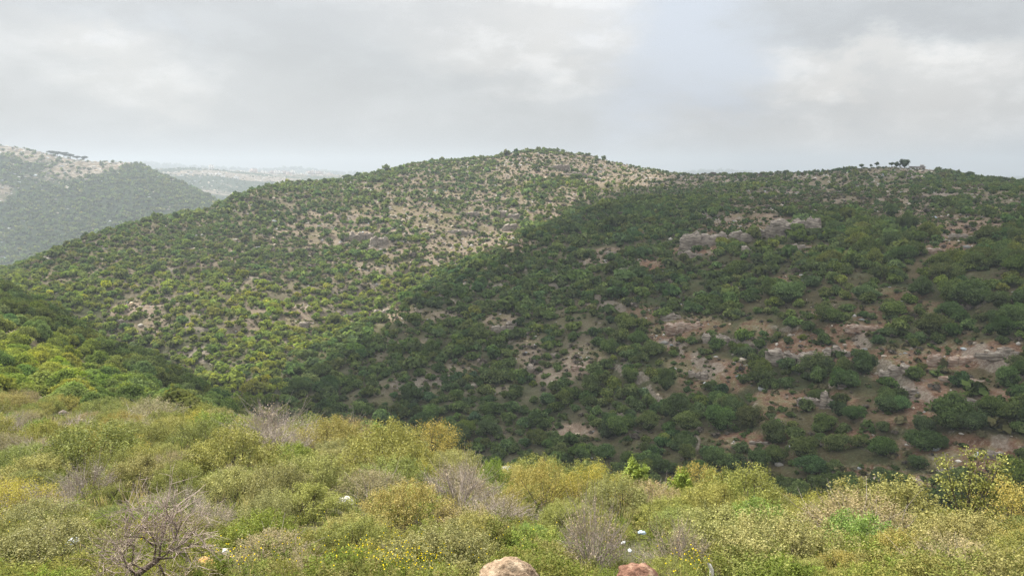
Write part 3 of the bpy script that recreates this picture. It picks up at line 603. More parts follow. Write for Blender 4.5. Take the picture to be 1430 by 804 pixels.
OUTCROPS = [  # column, row of the foot, width px, height px, layers, red, words
    (986, 344, 62, 34, 4, 0, 'tall grey cliff block at the near end of the long cliff band', 'cliff block'),
    (1052, 334, 62, 26, 3, 0, 'middle stretch of the long grey cliff band below the plateau', 'middle of the cliff band'),
    (1112, 326, 62, 30, 4, 0, 'palest stretch of the long cliff band, cut into many thin beds', 'pale end of the cliff band'),
    (1160, 306, 40, 9, 2, 0, 'thin pale ledge trailing uphill behind the end of the cliff band', 'thin trailing ledge'),
    (1050, 352, 26, 9, 1, 0, 'single pale flat boulder lying below the middle of the cliff band', 'flat boulder under the cliff'),
    (970, 358, 44, 9, 2, 0, 'low broken ledge at the foot of the tall grey cliff block', 'ledge at the cliff foot'),
    (1120, 348, 44, 8, 1, 0, 'low sandy ledge under the pale end of the cliff band', 'sandy ledge'),
    (1105, 508, 66, 30, 4, 0, 'broad grey bedded outcrop in the middle of the reddish scree', 'broad bedded outcrop'),
    (1168, 498, 34, 22, 3, 0, 'blocky outcrop just beside the broad bedded outcrop', 'blocky outcrop'),
    (1250, 528, 44, 30, 3, 0, 'tall grey outcrop between two dark oaks on the reddish scree', 'outcrop between two oaks'),
    (1155, 568, 18, 26, 2, 0, 'upright split boulder like a post beside a round green oak', 'upright split boulder'),
    (1130, 566, 34, 16, 2, 0, 'low pale slab beside the upright split boulder', 'low pale slab'),
    (1176, 540, 10, 10, 1, 0, 'small round boulder above the upright split boulder', 'small round boulder'),
    (1275, 548, 34, 16, 2, 0, 'pale angular ledge under the tall grey outcrop', 'pale angular ledge'),
    (1362, 562, 22, 9, 1, 0, 'lone flat pale stone on red earth near the far oaks', 'lone flat stone'),
    (1330, 508, 60, 14, 2, 1, 'long reddish ledge with an overhang at mid slope', 'long reddish ledge'),
    (1395, 500, 56, 20, 3, 0, 'grey ledge running out of the picture at mid slope', 'grey ledge by the picture edge'),
    (1352, 535, 70, 12, 2, 1, 'rust red step of rock below the long reddish ledge', 'rust red step'),
    (960, 462, 60, 14, 2, 1, 'reddish ledge above the bare scree bank', 'reddish ledge over the scree'),
    (1005, 478, 50, 16, 2, 0, 'grey crumbling ledge over the bare scree bank', 'crumbling ledge'),
    (975, 528, 26, 14, 2, 0, 'grey rib of rock standing on the bare scree bank', 'grey rib on the scree'),
    (935, 446, 28, 12, 2, 0, 'small pale crag beside the bushes above the scree', 'small pale crag'),
    (703, 462, 32, 18, 3, 0, 'lone grey crag among oaks in the middle of the shaded slope', 'lone grey crag'),
    (775, 500, 12, 8, 1, 0, 'white boulder above the open patch of the shaded slope', 'white boulder'),
    (745, 520, 18, 22, 2, 0, 'narrow pale rib of stones down the shaded slope', 'narrow pale rib'),
    (810, 516, 24, 10, 2, 1, 'brown broken ledge in the open patch of the shaded slope', 'brown broken ledge'),
    (855, 356, 18, 7, 1, 0, 'pale slab at the shoulder of the shaded slope', 'pale shoulder slab'),
    (880, 378, 30, 8, 1, 0, 'low pale slab beside the bare brown patch', 'slab by the brown patch'),
    (795, 612, 24, 9, 1, 1, 'brown stone step in the clearing low on the shaded slope', 'step in the low clearing'),
    (1235, 682, 56, 22, 3, 1, 'grey and rust crag low on the slope behind the near shrubs', 'grey and rust crag'),
    (1292, 690, 46, 30, 3, 1, 'rounded rust red crag low on the slope behind the near shrubs', 'rounded rust crag'),
    (1330, 662, 40, 14, 2, 0, 'pale ledge over the rounded rust red crag', 'ledge over the rust crag'),
    (1395, 640, 34, 12, 2, 0, 'pale stone heap low on the slope near the picture edge', 'pale stone heap'),
    (1210, 462, 50, 10, 2, 1, 'bright red earth bank with stones on top', 'red bank'),
    (1060, 620, 26, 7, 1, 0, 'low stone strip in the clearing under the widest oak', 'stone strip'),
    (1350, 332, 44, 8, 2, 0, 'broken pale stones on the brown plateau clearing', 'stones on the plateau clearing'),
    (1310, 352, 50, 8, 1, 1, 'tan ledge along the edge of the plateau clearing', 'tan plateau ledge'),
    (500, 336, 40, 16, 3, 0, 'pale crag at the middle of the sunny hill', 'pale crag on the sunny hill'),
    (530, 342, 24, 12, 2, 0, 'smaller crag beside the pale crag on the sunny hill', 'smaller crag on the sunny hill'),
    (712, 304, 26, 11, 2, 0, 'white boulder on the sunny hill above the gully', 'white boulder over the gully'),
    (712, 322, 18, 12, 2, 0, 'orange stained block beneath the white boulder over the gully', 'orange stained block'),
    (650, 300, 36, 6, 1, 0, 'thin pale ledge across the sunny hill', 'thin ledge on the sunny hill'),
    (640, 326, 44, 6, 1, 0, 'long thin ledge low on the sunny hill', 'low ledge on the sunny hill'),
    (770, 236, 50, 7, 2, 0, 'yellowish bedded rocks just below the hilltop', 'yellowish rocks below the top'),
    (800, 246, 40, 6, 1, 0, 'second bed of pale rocks lower down from the hilltop', 'second bed below the top'),
    (172, 450, 16, 8, 1, 0, 'grey stone in the bare patch on the near end of the sunny hill', 'grey stone in the bare patch'),
    (425, 455, 14, 10, 1, 0, 'pinkish stones in the bare strip above the gully woods', 'pinkish stones'),
    (535, 440, 26, 12, 2, 0, 'white stone rib between gully woods and shaded slope', 'white rib by the gully'),
]
RK = []
for o_ in OUTCROPS:
    x, y, z = hit(o_[0], o_[1]); RK.append((x, y, z, o_[2] * y / FPX, o_[3] * y / FPX * (.82 if o_[3] > 14 else 1)) + o_[4:])
k = np.ones(len(PL), bool); pxp, pyp = PL[:, 6], PL[:, 7]
for (o_, r_) in zip(OUTCROPS, RK):
    front = (np.abs(pxp - o_[0]) < o_[2] * .5 + PL[:, 3] * FPX / PL[:, 1] * .35) & (PL[:, 1] < r_[1] + r_[3] * .55) & (PL[:, 1] > r_[1] - PL[:, 3] * 2.6)
    k &= ~(front & (RNG.random(len(PL)) < .42))
k[:len(hx)] = True
PL = PL[k]
# individuals: the trees that show largest inside the frame
sizepx = PL[:, 3] * FPX / PL[:, 1]
inside = (PL[:, 6] > 2) & (PL[:, 6] < 1428) & (PL[:, 7] < 740)
topz = (PL[:, 2] + PL[:, 3] * .55) / PL[:, 1]
i_, j_, a_, b_ = grid_at(PL[:, 0], PL[:, 1] * .985 - .5)
clear = topz > CM[i_, j_]
score = np.where(inside & clear, sizepx, 0)
order = np.argsort(-score)
NBIG = 292
big = PL[order[:NBIG]]; rest = PL[order[NBIG:]]
TREES = []
for q, t in enumerate(big):
    e = bpy.data.objects.new('hillside_oak', None); C.objects.link(e); e.empty_display_size = .3
    sq = RNG.uniform(.72, 1.3); r = float(t[3])
    e.location = (t[0], t[1], t[2] - .05 * r); e.rotation_euler = (0, 0, RNG.uniform(0, 6.28)); e.scale = (r * RNG.uniform(.85, 1.15), r * sq, r * RNG.uniform(.78, 1.2))
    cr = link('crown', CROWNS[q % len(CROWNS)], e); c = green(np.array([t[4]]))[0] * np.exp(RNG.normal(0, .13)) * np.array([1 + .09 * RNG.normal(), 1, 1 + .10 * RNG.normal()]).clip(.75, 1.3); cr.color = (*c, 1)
    link('trunk', TRUNKS[q % 3], e)
    TREES.append((e, t))
def bake(name, rows, lod_of, mat, tone_shift=None):
    Vs, Fq, Ft, Tn, Cl, o = [], [], [], [], [], 0
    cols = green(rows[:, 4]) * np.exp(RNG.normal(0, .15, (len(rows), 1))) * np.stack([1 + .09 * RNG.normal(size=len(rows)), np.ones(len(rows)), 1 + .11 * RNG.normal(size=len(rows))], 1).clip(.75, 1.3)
    for n, t in enumerate(rows):
        L_ = LOD[lod_of(t)]; v, fq, ft, tn = L_[n % len(L_)]
        a = RNG.uniform(0, 6.28); r = t[3]; ca, sa = math.cos(a) * r, math.sin(a) * r; sz = r * RNG.uniform(.85, 1.12)
        Vs.append(np.stack([v[:, 0] * ca - v[:, 1] * sa + t[0], v[:, 0] * sa + v[:, 1] * ca + t[1], v[:, 2] * sz + t[2] - .06 * r], 1))
        Fq.append(fq + o); Ft.append(ft + o); Tn.append(tn); Cl.append(np.repeat(cols[n:n + 1], len(v), 0)); o += len(v)
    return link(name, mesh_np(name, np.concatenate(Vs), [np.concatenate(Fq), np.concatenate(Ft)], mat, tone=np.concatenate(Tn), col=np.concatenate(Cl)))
near_rest = rest[:, 1] < 900
def lod(t): return 0 if t[1] < 125 else 1 if t[1] < 210 else (2 if t[1] < 420 else 3)
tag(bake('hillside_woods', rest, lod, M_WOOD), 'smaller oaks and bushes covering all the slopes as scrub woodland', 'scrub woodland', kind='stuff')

# bushes of the far ridges
x, y = scatter(6.8, 880, 1520, .80); z = ground_z(x, y); px, py = project_np(x, y, z); wd = bil(wood, x, y)
k = (px > -250) & (px < 470) & (RNG.random(len(x)) < np.clip(wd * 1.0 - .04, .08, 1)) & seen(x, y, 2.5)
f1 = np.stack([x, y, z, RNG.uniform(2.4, 4.8, len(x)), RNG.normal(.3, .16, len(x))], 1)[k]
x, y = scatter(16.0, 1600, 2900, .60); z = ground_z(x, y); px, py = project_np(x, y, z); wd = bil(wood, x, y)
k = (px > 150) & (px < 520) & (RNG.random(len(x)) < np.clip(wd, .25, 1) * .6) & ~((px > 318) & (px < 470) & (y > 2450) & (y < 2760)) & seen(x, y, 4)
f2 = np.stack([x, y, z, RNG.uniform(2, 4.2, len(x)), RNG.normal(.2, .1, len(x))], 1)[k]
x, y = scatter(60.0, 5000, 5800, .80); z = ground_z(x, y); px, py = project_np(x, y, z)
k = (px > -100) & (px < 1200) & (RNG.random(len(x)) < .6) & seen(x, y, 10)
f3 = np.stack([x, y, z, RNG.uniform(9, 22, len(x)), RNG.normal(.2, .1, len(x))], 1)[k]
tag(bake('far_ridge_woods', np.concatenate([f1, f2, f3]), lambda t: 3, M_WOOD), 'hazy grey green woods and bushes over the far ridges', 'woods', kind='stuff')

# ------------------------------------------------------------------ rock outcrops and loose stones
def outcrop_mesh(seed, w, h, layers, mat):
    """a few broken lumps of bedded limestone: thin beds stand in and out, joints cut them into blocks"""
    rng = np.random.default_rng(seed); Vs, Fs, o = [], [], 0
    nl = max(1, int(round(w / (h * 1.15)))) + (1 if layers > 1 else 0); nb = 1 + layers * 2
    for l in range(nl):
        v, f = (ICO4 if h > 1.5 else ICO3); v = v.copy()
        lw = w / nl * rng.uniform(.75, 1.25); lh = h * rng.uniform(.35, 1.0); ld = max(lh * .8, lw * .45) * rng.uniform(.8, 1.2)
        v = np.sign(v) * np.abs(v) ** .55; v /= np.abs(v).max()
        n0 = fbm(v[:, 0] * 1.3 + seed * 3.1 + l * 7, v[:, 1] * 1.3 + v[:, 2] * .5 + l * 3, 3) - .5
        zb = v[:, 2] * .5 * nb + n0 * 1.5; bed = np.floor(zb); jx = np.floor(v[:, 0] * 1.6 * max(1, lw / lh) + bed * .37 + n0)
        hsh = np.sin(bed * 12.9 + seed + l * 3.3) * 43758.5; hsh -= np.floor(hsh); hj = np.sin(bed * 78.2 + jx * 37.7 + l + seed) * 43758.5; hj -= np.floor(hj)
        edge_ = np.abs(zb - bed - .5) * 2
        k = 1 + .55 * n0 + .20 * (hsh - .5) + .22 * (hj - .5) - .10 * sst(.7, 1, edge_) + .10 * (fbm(v[:, 0] * 5 + seed, v[:, 2] * 6 + v[:, 1] * 4, 2) - .5)
        topn = 1 + .55 * (vnoise(v[:, 0] * 2.2 + seed + l * 5, v[:, 1] * 2.2) - .5) + .25 * (hj - .5)
        v = np.stack([v[:, 0] * k * lw * .62 + (l + .5 - nl / 2) * w / nl, v[:, 1] * k * ld * .5 + rng.uniform(-.45, .45) * ld, v[:, 2] * np.where(v[:, 2] > 0, topn, 1) * lh * .72 + lh * .2 + v[:, 0] * lh * rng.uniform(-.15, .15)], 1)
        Vs.append(v); Fs.append(f + o); o += len(v)
    return mesh_np('rock_outcrop', np.concatenate(Vs), np.concatenate(Fs), mat)
LAND = []
for n, (o_, r_) in enumerate(zip(OUTCROPS, RK)):
    x, y, z, w, h, layers, red, words_, short = r_
    ob = link('rock_outcrop', outcrop_mesh(300 + n, w, h, layers, M_RED if red else M_LIME), None, (x, y, z), math.atan2(-x, y) * .8 + RNG.uniform(-.2, .2))
    tag(ob, words_, 'rock' if layers == 1 else 'rock outcrop', 'limestone outcrops on the slopes')
    LAND.append((o_[0], o_[1] - o_[3] / 2, y, short))
def bake_stones(name, rows, src, label):
    n = len(rows); v, f = src; m = len(v)
    sc = np.stack([rows[:, 3] * RNG.uniform(.7, 1.4, n), rows[:, 3] * RNG.uniform(.6, 1.1, n), rows[:, 3] * RNG.uniform(.35, .75, n)], 1)
    a = RNG.uniform(0, 6.28, n); P = v[None] * (1 + RNG.normal(size=(n, m, 1)) * .2) * sc[:, None]
    X = P[..., 0] * np.cos(a)[:, None] - P[..., 1] * np.sin(a)[:, None]; Y = P[..., 0] * np.sin(a)[:, None] + P[..., 1] * np.cos(a)[:, None]
    V = np.stack([X + rows[:, 0:1], Y + rows[:, 1:2], P[..., 2] + rows[:, 2:3] + .1 * rows[:, 3:4]], -1).reshape(-1, 3)
    F = (f[None] + (np.arange(n) * m)[:, None, None]).reshape(-1, 3)
    c = np.array([.34, .305, .265]) * RNG.uniform(.55, 1.45, (n, 1)) * (1 + np.array([.08, -.02, -.12]) * RNG.normal(size=(n, 1)))
    me = mesh_np(name, V, F, M_STONE, col=np.repeat(c, m, 0), tone=np.repeat(RNG.uniform(.3, .6, n), m))
    return tag(link(name, me), label, 'stones', kind='stuff')
x, y = scatter(1.9, 85, 800); z = ground_z(x, y); b = bareness(x, y, z); ki = bil(KI, x, y); rs = bil(RISER, x, y); px, py = project_np(x, y, z)
clump = sst(.5, .68, fbm(x / 7, y / 7, 3, 41))
up = (ki > ix['hill']) & (ki < ix['crest'] + .2)
p_ = (b * .5 + .04) * (.18 + clump) * np.where(ki > ix['gully'], 1.7, 1.15) + rs * .16 + up * .16 * clump
k = (RNG.random(len(x)) < p_) & seen(x, y, .4) & (ki > ix['stream']) & (ki < ix['crest'] + .2) & (px > -100) & (px < 1530)
rr = np.exp(RNG.normal(-1.1, .5, len(x))) * np.where(y > 380, 1.35, 1)
bake_stones('loose_stones', np.stack([x, y, z, np.clip(rr, .12, 1.1)], 1)[k], ICO1, 'loose pale limestone rubble strewn over the open slopes')
xa, ya = scatter(6.5, 900, 1500, .8); xb, yb = scatter(13, 1600, 2650, .62); x, y = np.concatenate([xa, xb]), np.concatenate([ya, yb]); z = ground_z(x, y); px, py = project_np(x, y, z); wd = bil(wood, x, y)
k = (RNG.random(len(x)) < (1 - wd) * .38 + .06) & (px > -150) & (px < 480) & seen(x, y, 1)
bake_stones('far_stones', np.stack([x, y, z, RNG.uniform(1.0, 3.2, len(x)) * np.where(y > 1600, 1.5, 1)], 1)[k], ICO1, 'pale stones scattered over the bare crest of the far ridge')

# dwarf scrub and dry tufts over the open ground
xa, ya = scatter(1.25, 85, 400); xb, yb = scatter(1.9, 400, 800); x, y = np.concatenate([xa, xb]), np.concatenate([ya, yb]); z = ground_z(x, y); b = bareness(x, y, z); ki = bil(KI, x, y); px, py = project_np(x, y, z)
tuft = sst(.40, .62, fbm(x / 5, y / 5, 3, 44))
k = (RNG.random(len(x)) < (.26 + .45 * tuft) * np.where(b > .15, np.where(ki > ix['gully'], .6, .8), .55) * np.where((px > 835) & (ki > ix['gully'] - .2), .4, 1)) & seen(x, y, .5) & (ki > ix['stream']) & (ki < ix['crest']) & (px > -60) & (px < 1490)
dw = np.stack([x, y, z, np.exp(RNG.normal(-.55, .38, len(x))) * np.where(y > 330, 1.45, 1), RNG.random(len(x))], 1)[k]
DWARF = np.array([(.085, .080, .034), (.11, .092, .072), (.062, .085, .028), (.13, .115, .06), (.075, .105, .03)])
def bake_dwarf():
    Vs, Fq, Ft, Tn, Cl, o = [], [], [], [], [], 0
    for n, t in enumerate(dw):
        v, fq, ft, tn = LOD[3][n % 5]; r = t[3]; a = n * 2.4; ca, sa = math.cos(a) * r, math.sin(a) * r
        Vs.append(np.stack([v[:, 0] * ca - v[:, 1] * sa + t[0], v[:, 0] * sa + v[:, 1] * ca + t[1], v[:, 2] * r * .8 + t[2] - .05], 1)); Fq.append(fq + o); Ft.append(ft + o); Tn.append(tn); o += len(v)
        Cl.append(np.repeat(DWARF[int(t[4] * 4.999)][None] * (.8 + .4 * ((n * .618) % 1)), len(v), 0))
    return link('dwarf_scrub', mesh_np('dwarf_scrub', np.concatenate(Vs), [np.concatenate(Fq), np.concatenate(Ft)], M_WOOD, tone=np.concatenate(Tn), col=np.concatenate(Cl)))
tag(bake_dwarf(), 'knee high brownish dwarf scrub dotted over the open stony slopes', 'scrub', kind='stuff')

# ------------------------------------------------------------------ labels of the hillside oaks: by the landmark they stand nearest to
MARKS = LAND + [(975, 575, 100, 'widest low oak clump'), (1360, 405, 130, 'great rounded oak by the picture edge'), (90, 500, 110, 'lime green trees of the spur'), (160, 450, 150, 'dark brow of the spur'), (230, 520, 130, 'lower end of the spur'), (30, 420, 165, 'top of the spur at the picture edge'),
                (1200, 505, 150, 'dark oak clump in the middle of the scree'), (890, 480, 190, 'big bush mass left of the bare scree bank'), (640, 560, 180, 'dense wood low on the shaded slope'), (560, 600, 170, 'mouth of the side valley'), (1080, 640, 115, 'dark oaks just over the near shrubs'),
                (1230, 390, 190, 'dark thicket across the upper slope'), (1050, 420, 200, 'woods between the cliff band and the scree'), (860, 620, 145, 'dark wood low in the valley'), (820, 560, 170, 'woods under the open patch'), (1400, 580, 115, 'oaks by the picture edge at mid slope'), (960, 400, 230, 'woods below the tall cliff block'), (760, 420, 240, 'woods on the shaded shoulder')]
ORD = ['nearest', 'second', 'third', 'fourth', 'fifth', 'sixth', 'seventh', 'eighth', 'ninth', 'tenth', 'eleventh', 'twelfth', 'thirteenth', 'fourteenth', 'fifteenth', 'sixteenth', 'seventeenth', 'eighteenth', 'nineteenth', 'twentieth']
slots = {}
for e, t in TREES:
    cx, cy = t[6], t[7] - t[3] * .5 * FPX / t[1]
    d = [(math.hypot(cx - m[0], (cy - m[1]) * 1.5), m) for m in MARKS]; dist, m = min(d, key=lambda v: v[0])
    a = math.degrees(math.atan2(m[1] - cy, cx - m[0])) % 360
    way = ['right of', 'up and right of', 'above', 'up and left of', 'left of', 'down and left of', 'below', 'down and right of'][int((a + 22.5) // 45) % 8]
    slots.setdefault((m[3], way), []).append((dist, e, t))
for (short, way), lst in slots.items():
    lst.sort(key=lambda v: v[0])
    for n, (dist, e, t) in enumerate(lst):
        tone = 'lime green' if t[4] > .72 else ('bright green' if t[4] > .5 else ('mid green' if t[4] > .3 else 'dark green'))
        size = 'great' if t[3] > 3.2 else ('large' if t[3] > 2.3 else ('rounded' if t[3] > 1.6 else 'small'))
        lab = f'{size} {tone} oak {way} the {short}' if len(lst) == 1 else f'{size} {tone} oak, {ORD[n % 20]} one {way} the {short}'
        w_ = lab.split()
        tag(e, ' '.join(w_[:16]), 'tree', 'evergreen oaks on the hillsides')

# ------------------------------------------------------------------ house and trees on the skyline
M_WALL = rough_mat('rough_masonry', (.20, .175, .15), (.36, .32, .28), 2.0, .95, .2)
M_DARK = rough_mat('dark_opening', (.015, .014, .013), (.03, .028, .026), 2, .9, 0)
M_WHITE = rough_mat('pale_render', (.66, .63, .58), (.80, .77, .73), .6, .9, 0)
M_PINK = rough_mat('pinkish_render', (.40, .32, .29), (.55, .45, .41), .6, .9, 0)
M_ROOF = rough_mat('flat_roof', (.26, .24, .22), (.40, .38, .35), .8, .9, 0)
def boxes(lst):
    Vs, Fs = [], []
    for n, (x0, x1, y0, y1, z0, z1) in enumerate(lst):
        Vs += [(x, y, z) for z in (z0, z1) for y in (y0, y1) for x in (x0, x1)]
        Fs += [[8 * n + i for i in f] for f in ((0, 2, 3, 1), (4, 5, 7, 6), (0, 1, 5, 4), (2, 6, 7, 3), (0, 4, 6, 2), (1, 3, 7, 5))]
    return np.array(Vs, float), np.array(Fs)
def at(px, py, Y):
    u, t = ut(px, py); x = u * Y; return x, Y, float(ground_z(x, Y))
x, y, z = at(1281, 236, 588)
hs = bpy.data.objects.new('stone_house', None); C.objects.link(hs); hs.location = (x, y, z - .1); hs.rotation_euler = (0, 0, -.25); hs.scale = (1.12, 1.12, 1.12)
tag(hs, 'small flat roofed stone house standing alone on the skyline beside a dark tree', 'house')
link('wall', mesh_np('wall', *boxes([(-4.6, 4.2, -3, 3, -1, 3.3), (1.8, 4.6, -3.4, -3.003, -1, 1.3)]), M_WALL), hs)
link('roof', mesh_np('roof', *boxes([(-4.9, 4.5, -3.3, 3.3, 3.303, 3.62), (2.2, 4.2, .4, 2.6, 3.622, 4.7)]), M_ROOF), hs)
for wx in (-3.2, -1.0, 3.0):
    wv = boxes([(wx - .55, wx + .55, -3.06, -3.003, 1.35, 2.65)]); wn = link('window', mesh_np('window', *wv, M_DARK), hs)
    link('sill', mesh_np('sill', *boxes([(wx - .7, wx + .7, -3.2, -3.004, 1.2, 1.347)]), M_ROOF), wn)
link('door', mesh_np('door', *boxes([(.35, 1.35, -3.06, -3.003, 0, 2.2)]), M_DARK), hs)
def ridge_tree(name, px, Y, r, h, label, hue, crown=0, trunkh=.35, flat=1.0, cat='tree', group='trees along the skyline', sy=1.0):
    x, y, z = at(px, 236, Y); e = bpy.data.objects.new(name, None); C.objects.link(e); e.location = (x, y, z - .1); e.rotation_euler = (0, 0, px * .7)
    c = link('crown', CROWNS[crown % len(CROWNS)], e, (0, 0, h * trunkh), 0, (r, r * sy, (h * (1 - trunkh)) * flat * .78)); c.color = (*green(np.array([hue]))[0], 1)
    T = tubes([(np.array([(0, 0, -.5), (.05 * r, 0, h * trunkh * .6), (-.04 * r, .03 * r, h * trunkh * 1.3)]), [.16 * r ** .5, .12 * r ** .5, .07 * r ** .5])] +
              [(np.array([(0, 0, h * trunkh), (math.cos(a) * r * .35, math.sin(a) * r * .35, h * (trunkh + .3))]), [.09 * r ** .5, .03]) for a in (.3, 2.3, 4.4)])
    link('trunk', mesh_np('trunk', *T, M_BARK, smooth=True), e)
    return tag(e, label, cat, group)
ridge_tree('broad_tree', 1263, 586, 4.6, 6.6, 'broad dark tree beside the stone house on the skyline', .12, 2, .12, 1.1)
ridge_tree('broad_tree', 1252, 588, 2.6, 4.2, 'lower dark tree leaning against the broad tree by the house', .15, 3, .1)
ridge_tree('small_tree', 1245, 592, 2.3, 4.2, 'spreading small tree with a clear stem left of the broad dark tree', .22, 4, .34)
ridge_tree('small_tree', 1224, 596, 1.9, 4.9, 'lollipop shaped small tree standing clear on the skyline', .25, 5, .38)
ridge_tree('small_tree', 1216, 596, 1.5, 3.2, 'little leaning tree just left of the lollipop shaped one', .25, 6, .4)
ridge_tree('small_tree', 1203, 598, 2.4, 3.6, 'pale flat topped small tree at the end of the skyline clearing', .3, 7, .35)
for n, (px, Y, r, h, lab) in enumerate([(1182, 604, 3.4, 3.4, 'wide dark bush on the skyline left of the flat topped small tree'), (1172, 606, 3.0, 3.0, 'dark bush joined to the wide bush on the skyline'), (1098, 640, 3.2, 4.2, 'peaked dark bush on the skyline above the cliff band'),
                                        (1308, 562, 1.4, 2.6, 'tiny lone tree on the skyline right of the stone house'), (1332, 500, 2.3, 3.0, 'round dark bush on the falling skyline'), (1356, 478, 3.4, 3.4, 'wide dark bush on the falling skyline near the picture edge'),
                                        (604, 652, 1.8, 3.6, 'upright little tree on the left shoulder of the sunny hill'), (843, 772, 3.4, 5.0, 'lone round tree on the far shoulder of the hilltop'), (487, 582, 6.0, 4.4, 'dark clump of trees where the sunny ridge meets the far village')]):
    ridge_tree('skyline_bush', px, Y, r, h, lab, .14 + .03 * (n % 3), n, .12, 1.0, 'tree')
for n, (px, w, h, lab) in enumerate([(71, 9, 8.5, 'leftmost umbrella pine of the hazy clump on the far ridge'), (80, 10, 10, 'second umbrella pine from the left in the far clump'), (89, 10, 10.5, 'tallest umbrella pine in the middle of the far clump'),
                                     (98, 10, 9.5, 'fourth umbrella pine from the left in the far clump'), (107, 9, 9, 'fifth umbrella pine, where the far clump thins out'), (117, 8, 10, 'rightmost umbrella pine, standing clear of the far clump')]):
    Y = 1385 - 4 * (n % 2); x, y, z = at(px, 218, Y); e = bpy.data.objects.new('umbrella_pine', None); C.objects.link(e); e.location = (x, y, z - .5)
    tag(e, lab, 'tree', 'umbrella pines on the far ridge')
    c = link('crown', CROWNS[n], e, (0, 0, h * .42), n * .9, (w * 1.05, w * .9, h * .42)); c.color = (.03, .05, .028, 1)
    link('trunk', mesh_np('trunk', *tubes([(np.array([(0, 0, -1), (.3, 0, h * .35), (.2, .1, h * .75)]), [.5, .42, .25])] + [(np.array([(.3, 0, h * .4), (math.cos(a) * 3, math.sin(a) * 3, h * .72)]), [.3, .12]) for a in (.4, 2.0, 3.6, 5.2)]), M_BARK), e)
# ------------------------------------------------------------------ village on the far ridge
def house_mesh(seed, w, d, h, mat, storeys):
    rng = np.random.default_rng(seed); B = [(-w / 2, w / 2, -d / 2, d / 2, -3, h)]; mi = [0]
    B.append((-w / 2 - .25, w / 2 + .25, -d / 2 - .25, d / 2 + .25, h + .003, h + .4)); mi.append(1)
    if rng.random() < .6: B.append((-w * .3, -w * .02, -d * .1, d * .3, h + .403, h + 2.6)); mi.append(0)
    for s in range(storeys):
        n = max(2, int(w / 3.4))
        for k in range(n):
            cx = -w / 2 + (k + .5) * w / n; zz = 1.0 + s * (h / storeys); B.append((cx - .6, cx + .6, -d / 2 - .06, -d / 2 - .003, zz, zz + 1.5)); mi.append(2)
    V, F = boxes(B); return mesh_np('village_house', V, F, mats=[mat, M_ROOF, M_DARK], midx=np.repeat(mi, 6))
HM = [house_mesh(1, 12, 10, 6.4, M_WHITE, 2), house_mesh(2, 10, 9, 9.4, M_WHITE, 3), house_mesh(3, 15, 10, 6.2, M_PINK, 2), house_mesh(4, 9, 9, 3.6, M_WHITE, 1), house_mesh(5, 13, 11, 9.2, M_PINK, 3)]
VH = [(296, 2600, 1, 1.3), (306, 2620, 3, .9), (325, 2560, 3, 1.0), (339, 2560, 3, 1.0), (355, 2640, 4, 1.1), (368, 2640, 0, 1.0), (381, 2700, 2, 1.0), (386, 2660, 1, 1.1), (391, 2700, 0, 1.0), (397, 2720, 4, 1.0), (404, 2650, 2, 1.0), (409, 2700, 1, 1.0), (415, 2690, 3, 1.0),
      (429, 2740, 0, 1.0), (434, 2700, 4, 1.0), (438, 2720, 1, 1.1), (442, 2760, 4, 1.15), (448, 2720, 2, 1.0), (454, 2720, 0, 1.0), (461, 2740, 2, .9), (305, 2350, 3, 1.2), (294, 2360, 3, .9), (330, 2300, 0, .9), (311, 2280, 3, .9), (284, 2590, 3, .9), (375, 2700, 3, 1.0), (350, 2690, 0, .9), (422, 2710, 3, 1.0)]
VH.sort(key=lambda v: v[0])
ORDV = ORD + ['twenty-first', 'twenty-second', 'twenty-third', 'twenty-fourth', 'twenty-fifth', 'twenty-sixth', 'twenty-seventh', 'twenty-eighth']
for n, (px, Y, k, s) in enumerate(VH):
    x, y, z = at(px, 245, Y); o = link('village_house', HM[k], None, (x, y, z), (n * 1.7 % 1.2) - .6, s * 1.2)
    what = ('tall white' if k == 1 else 'tall pinkish' if k == 4 else 'long pinkish' if k == 2 else 'low white' if k == 3 else 'white')
    tag(o, f'{what} flat roofed house, {"leftmost" if n == 0 else ORDV[n] + " from the left"} in the hazy far village', 'house', 'houses of the far village')

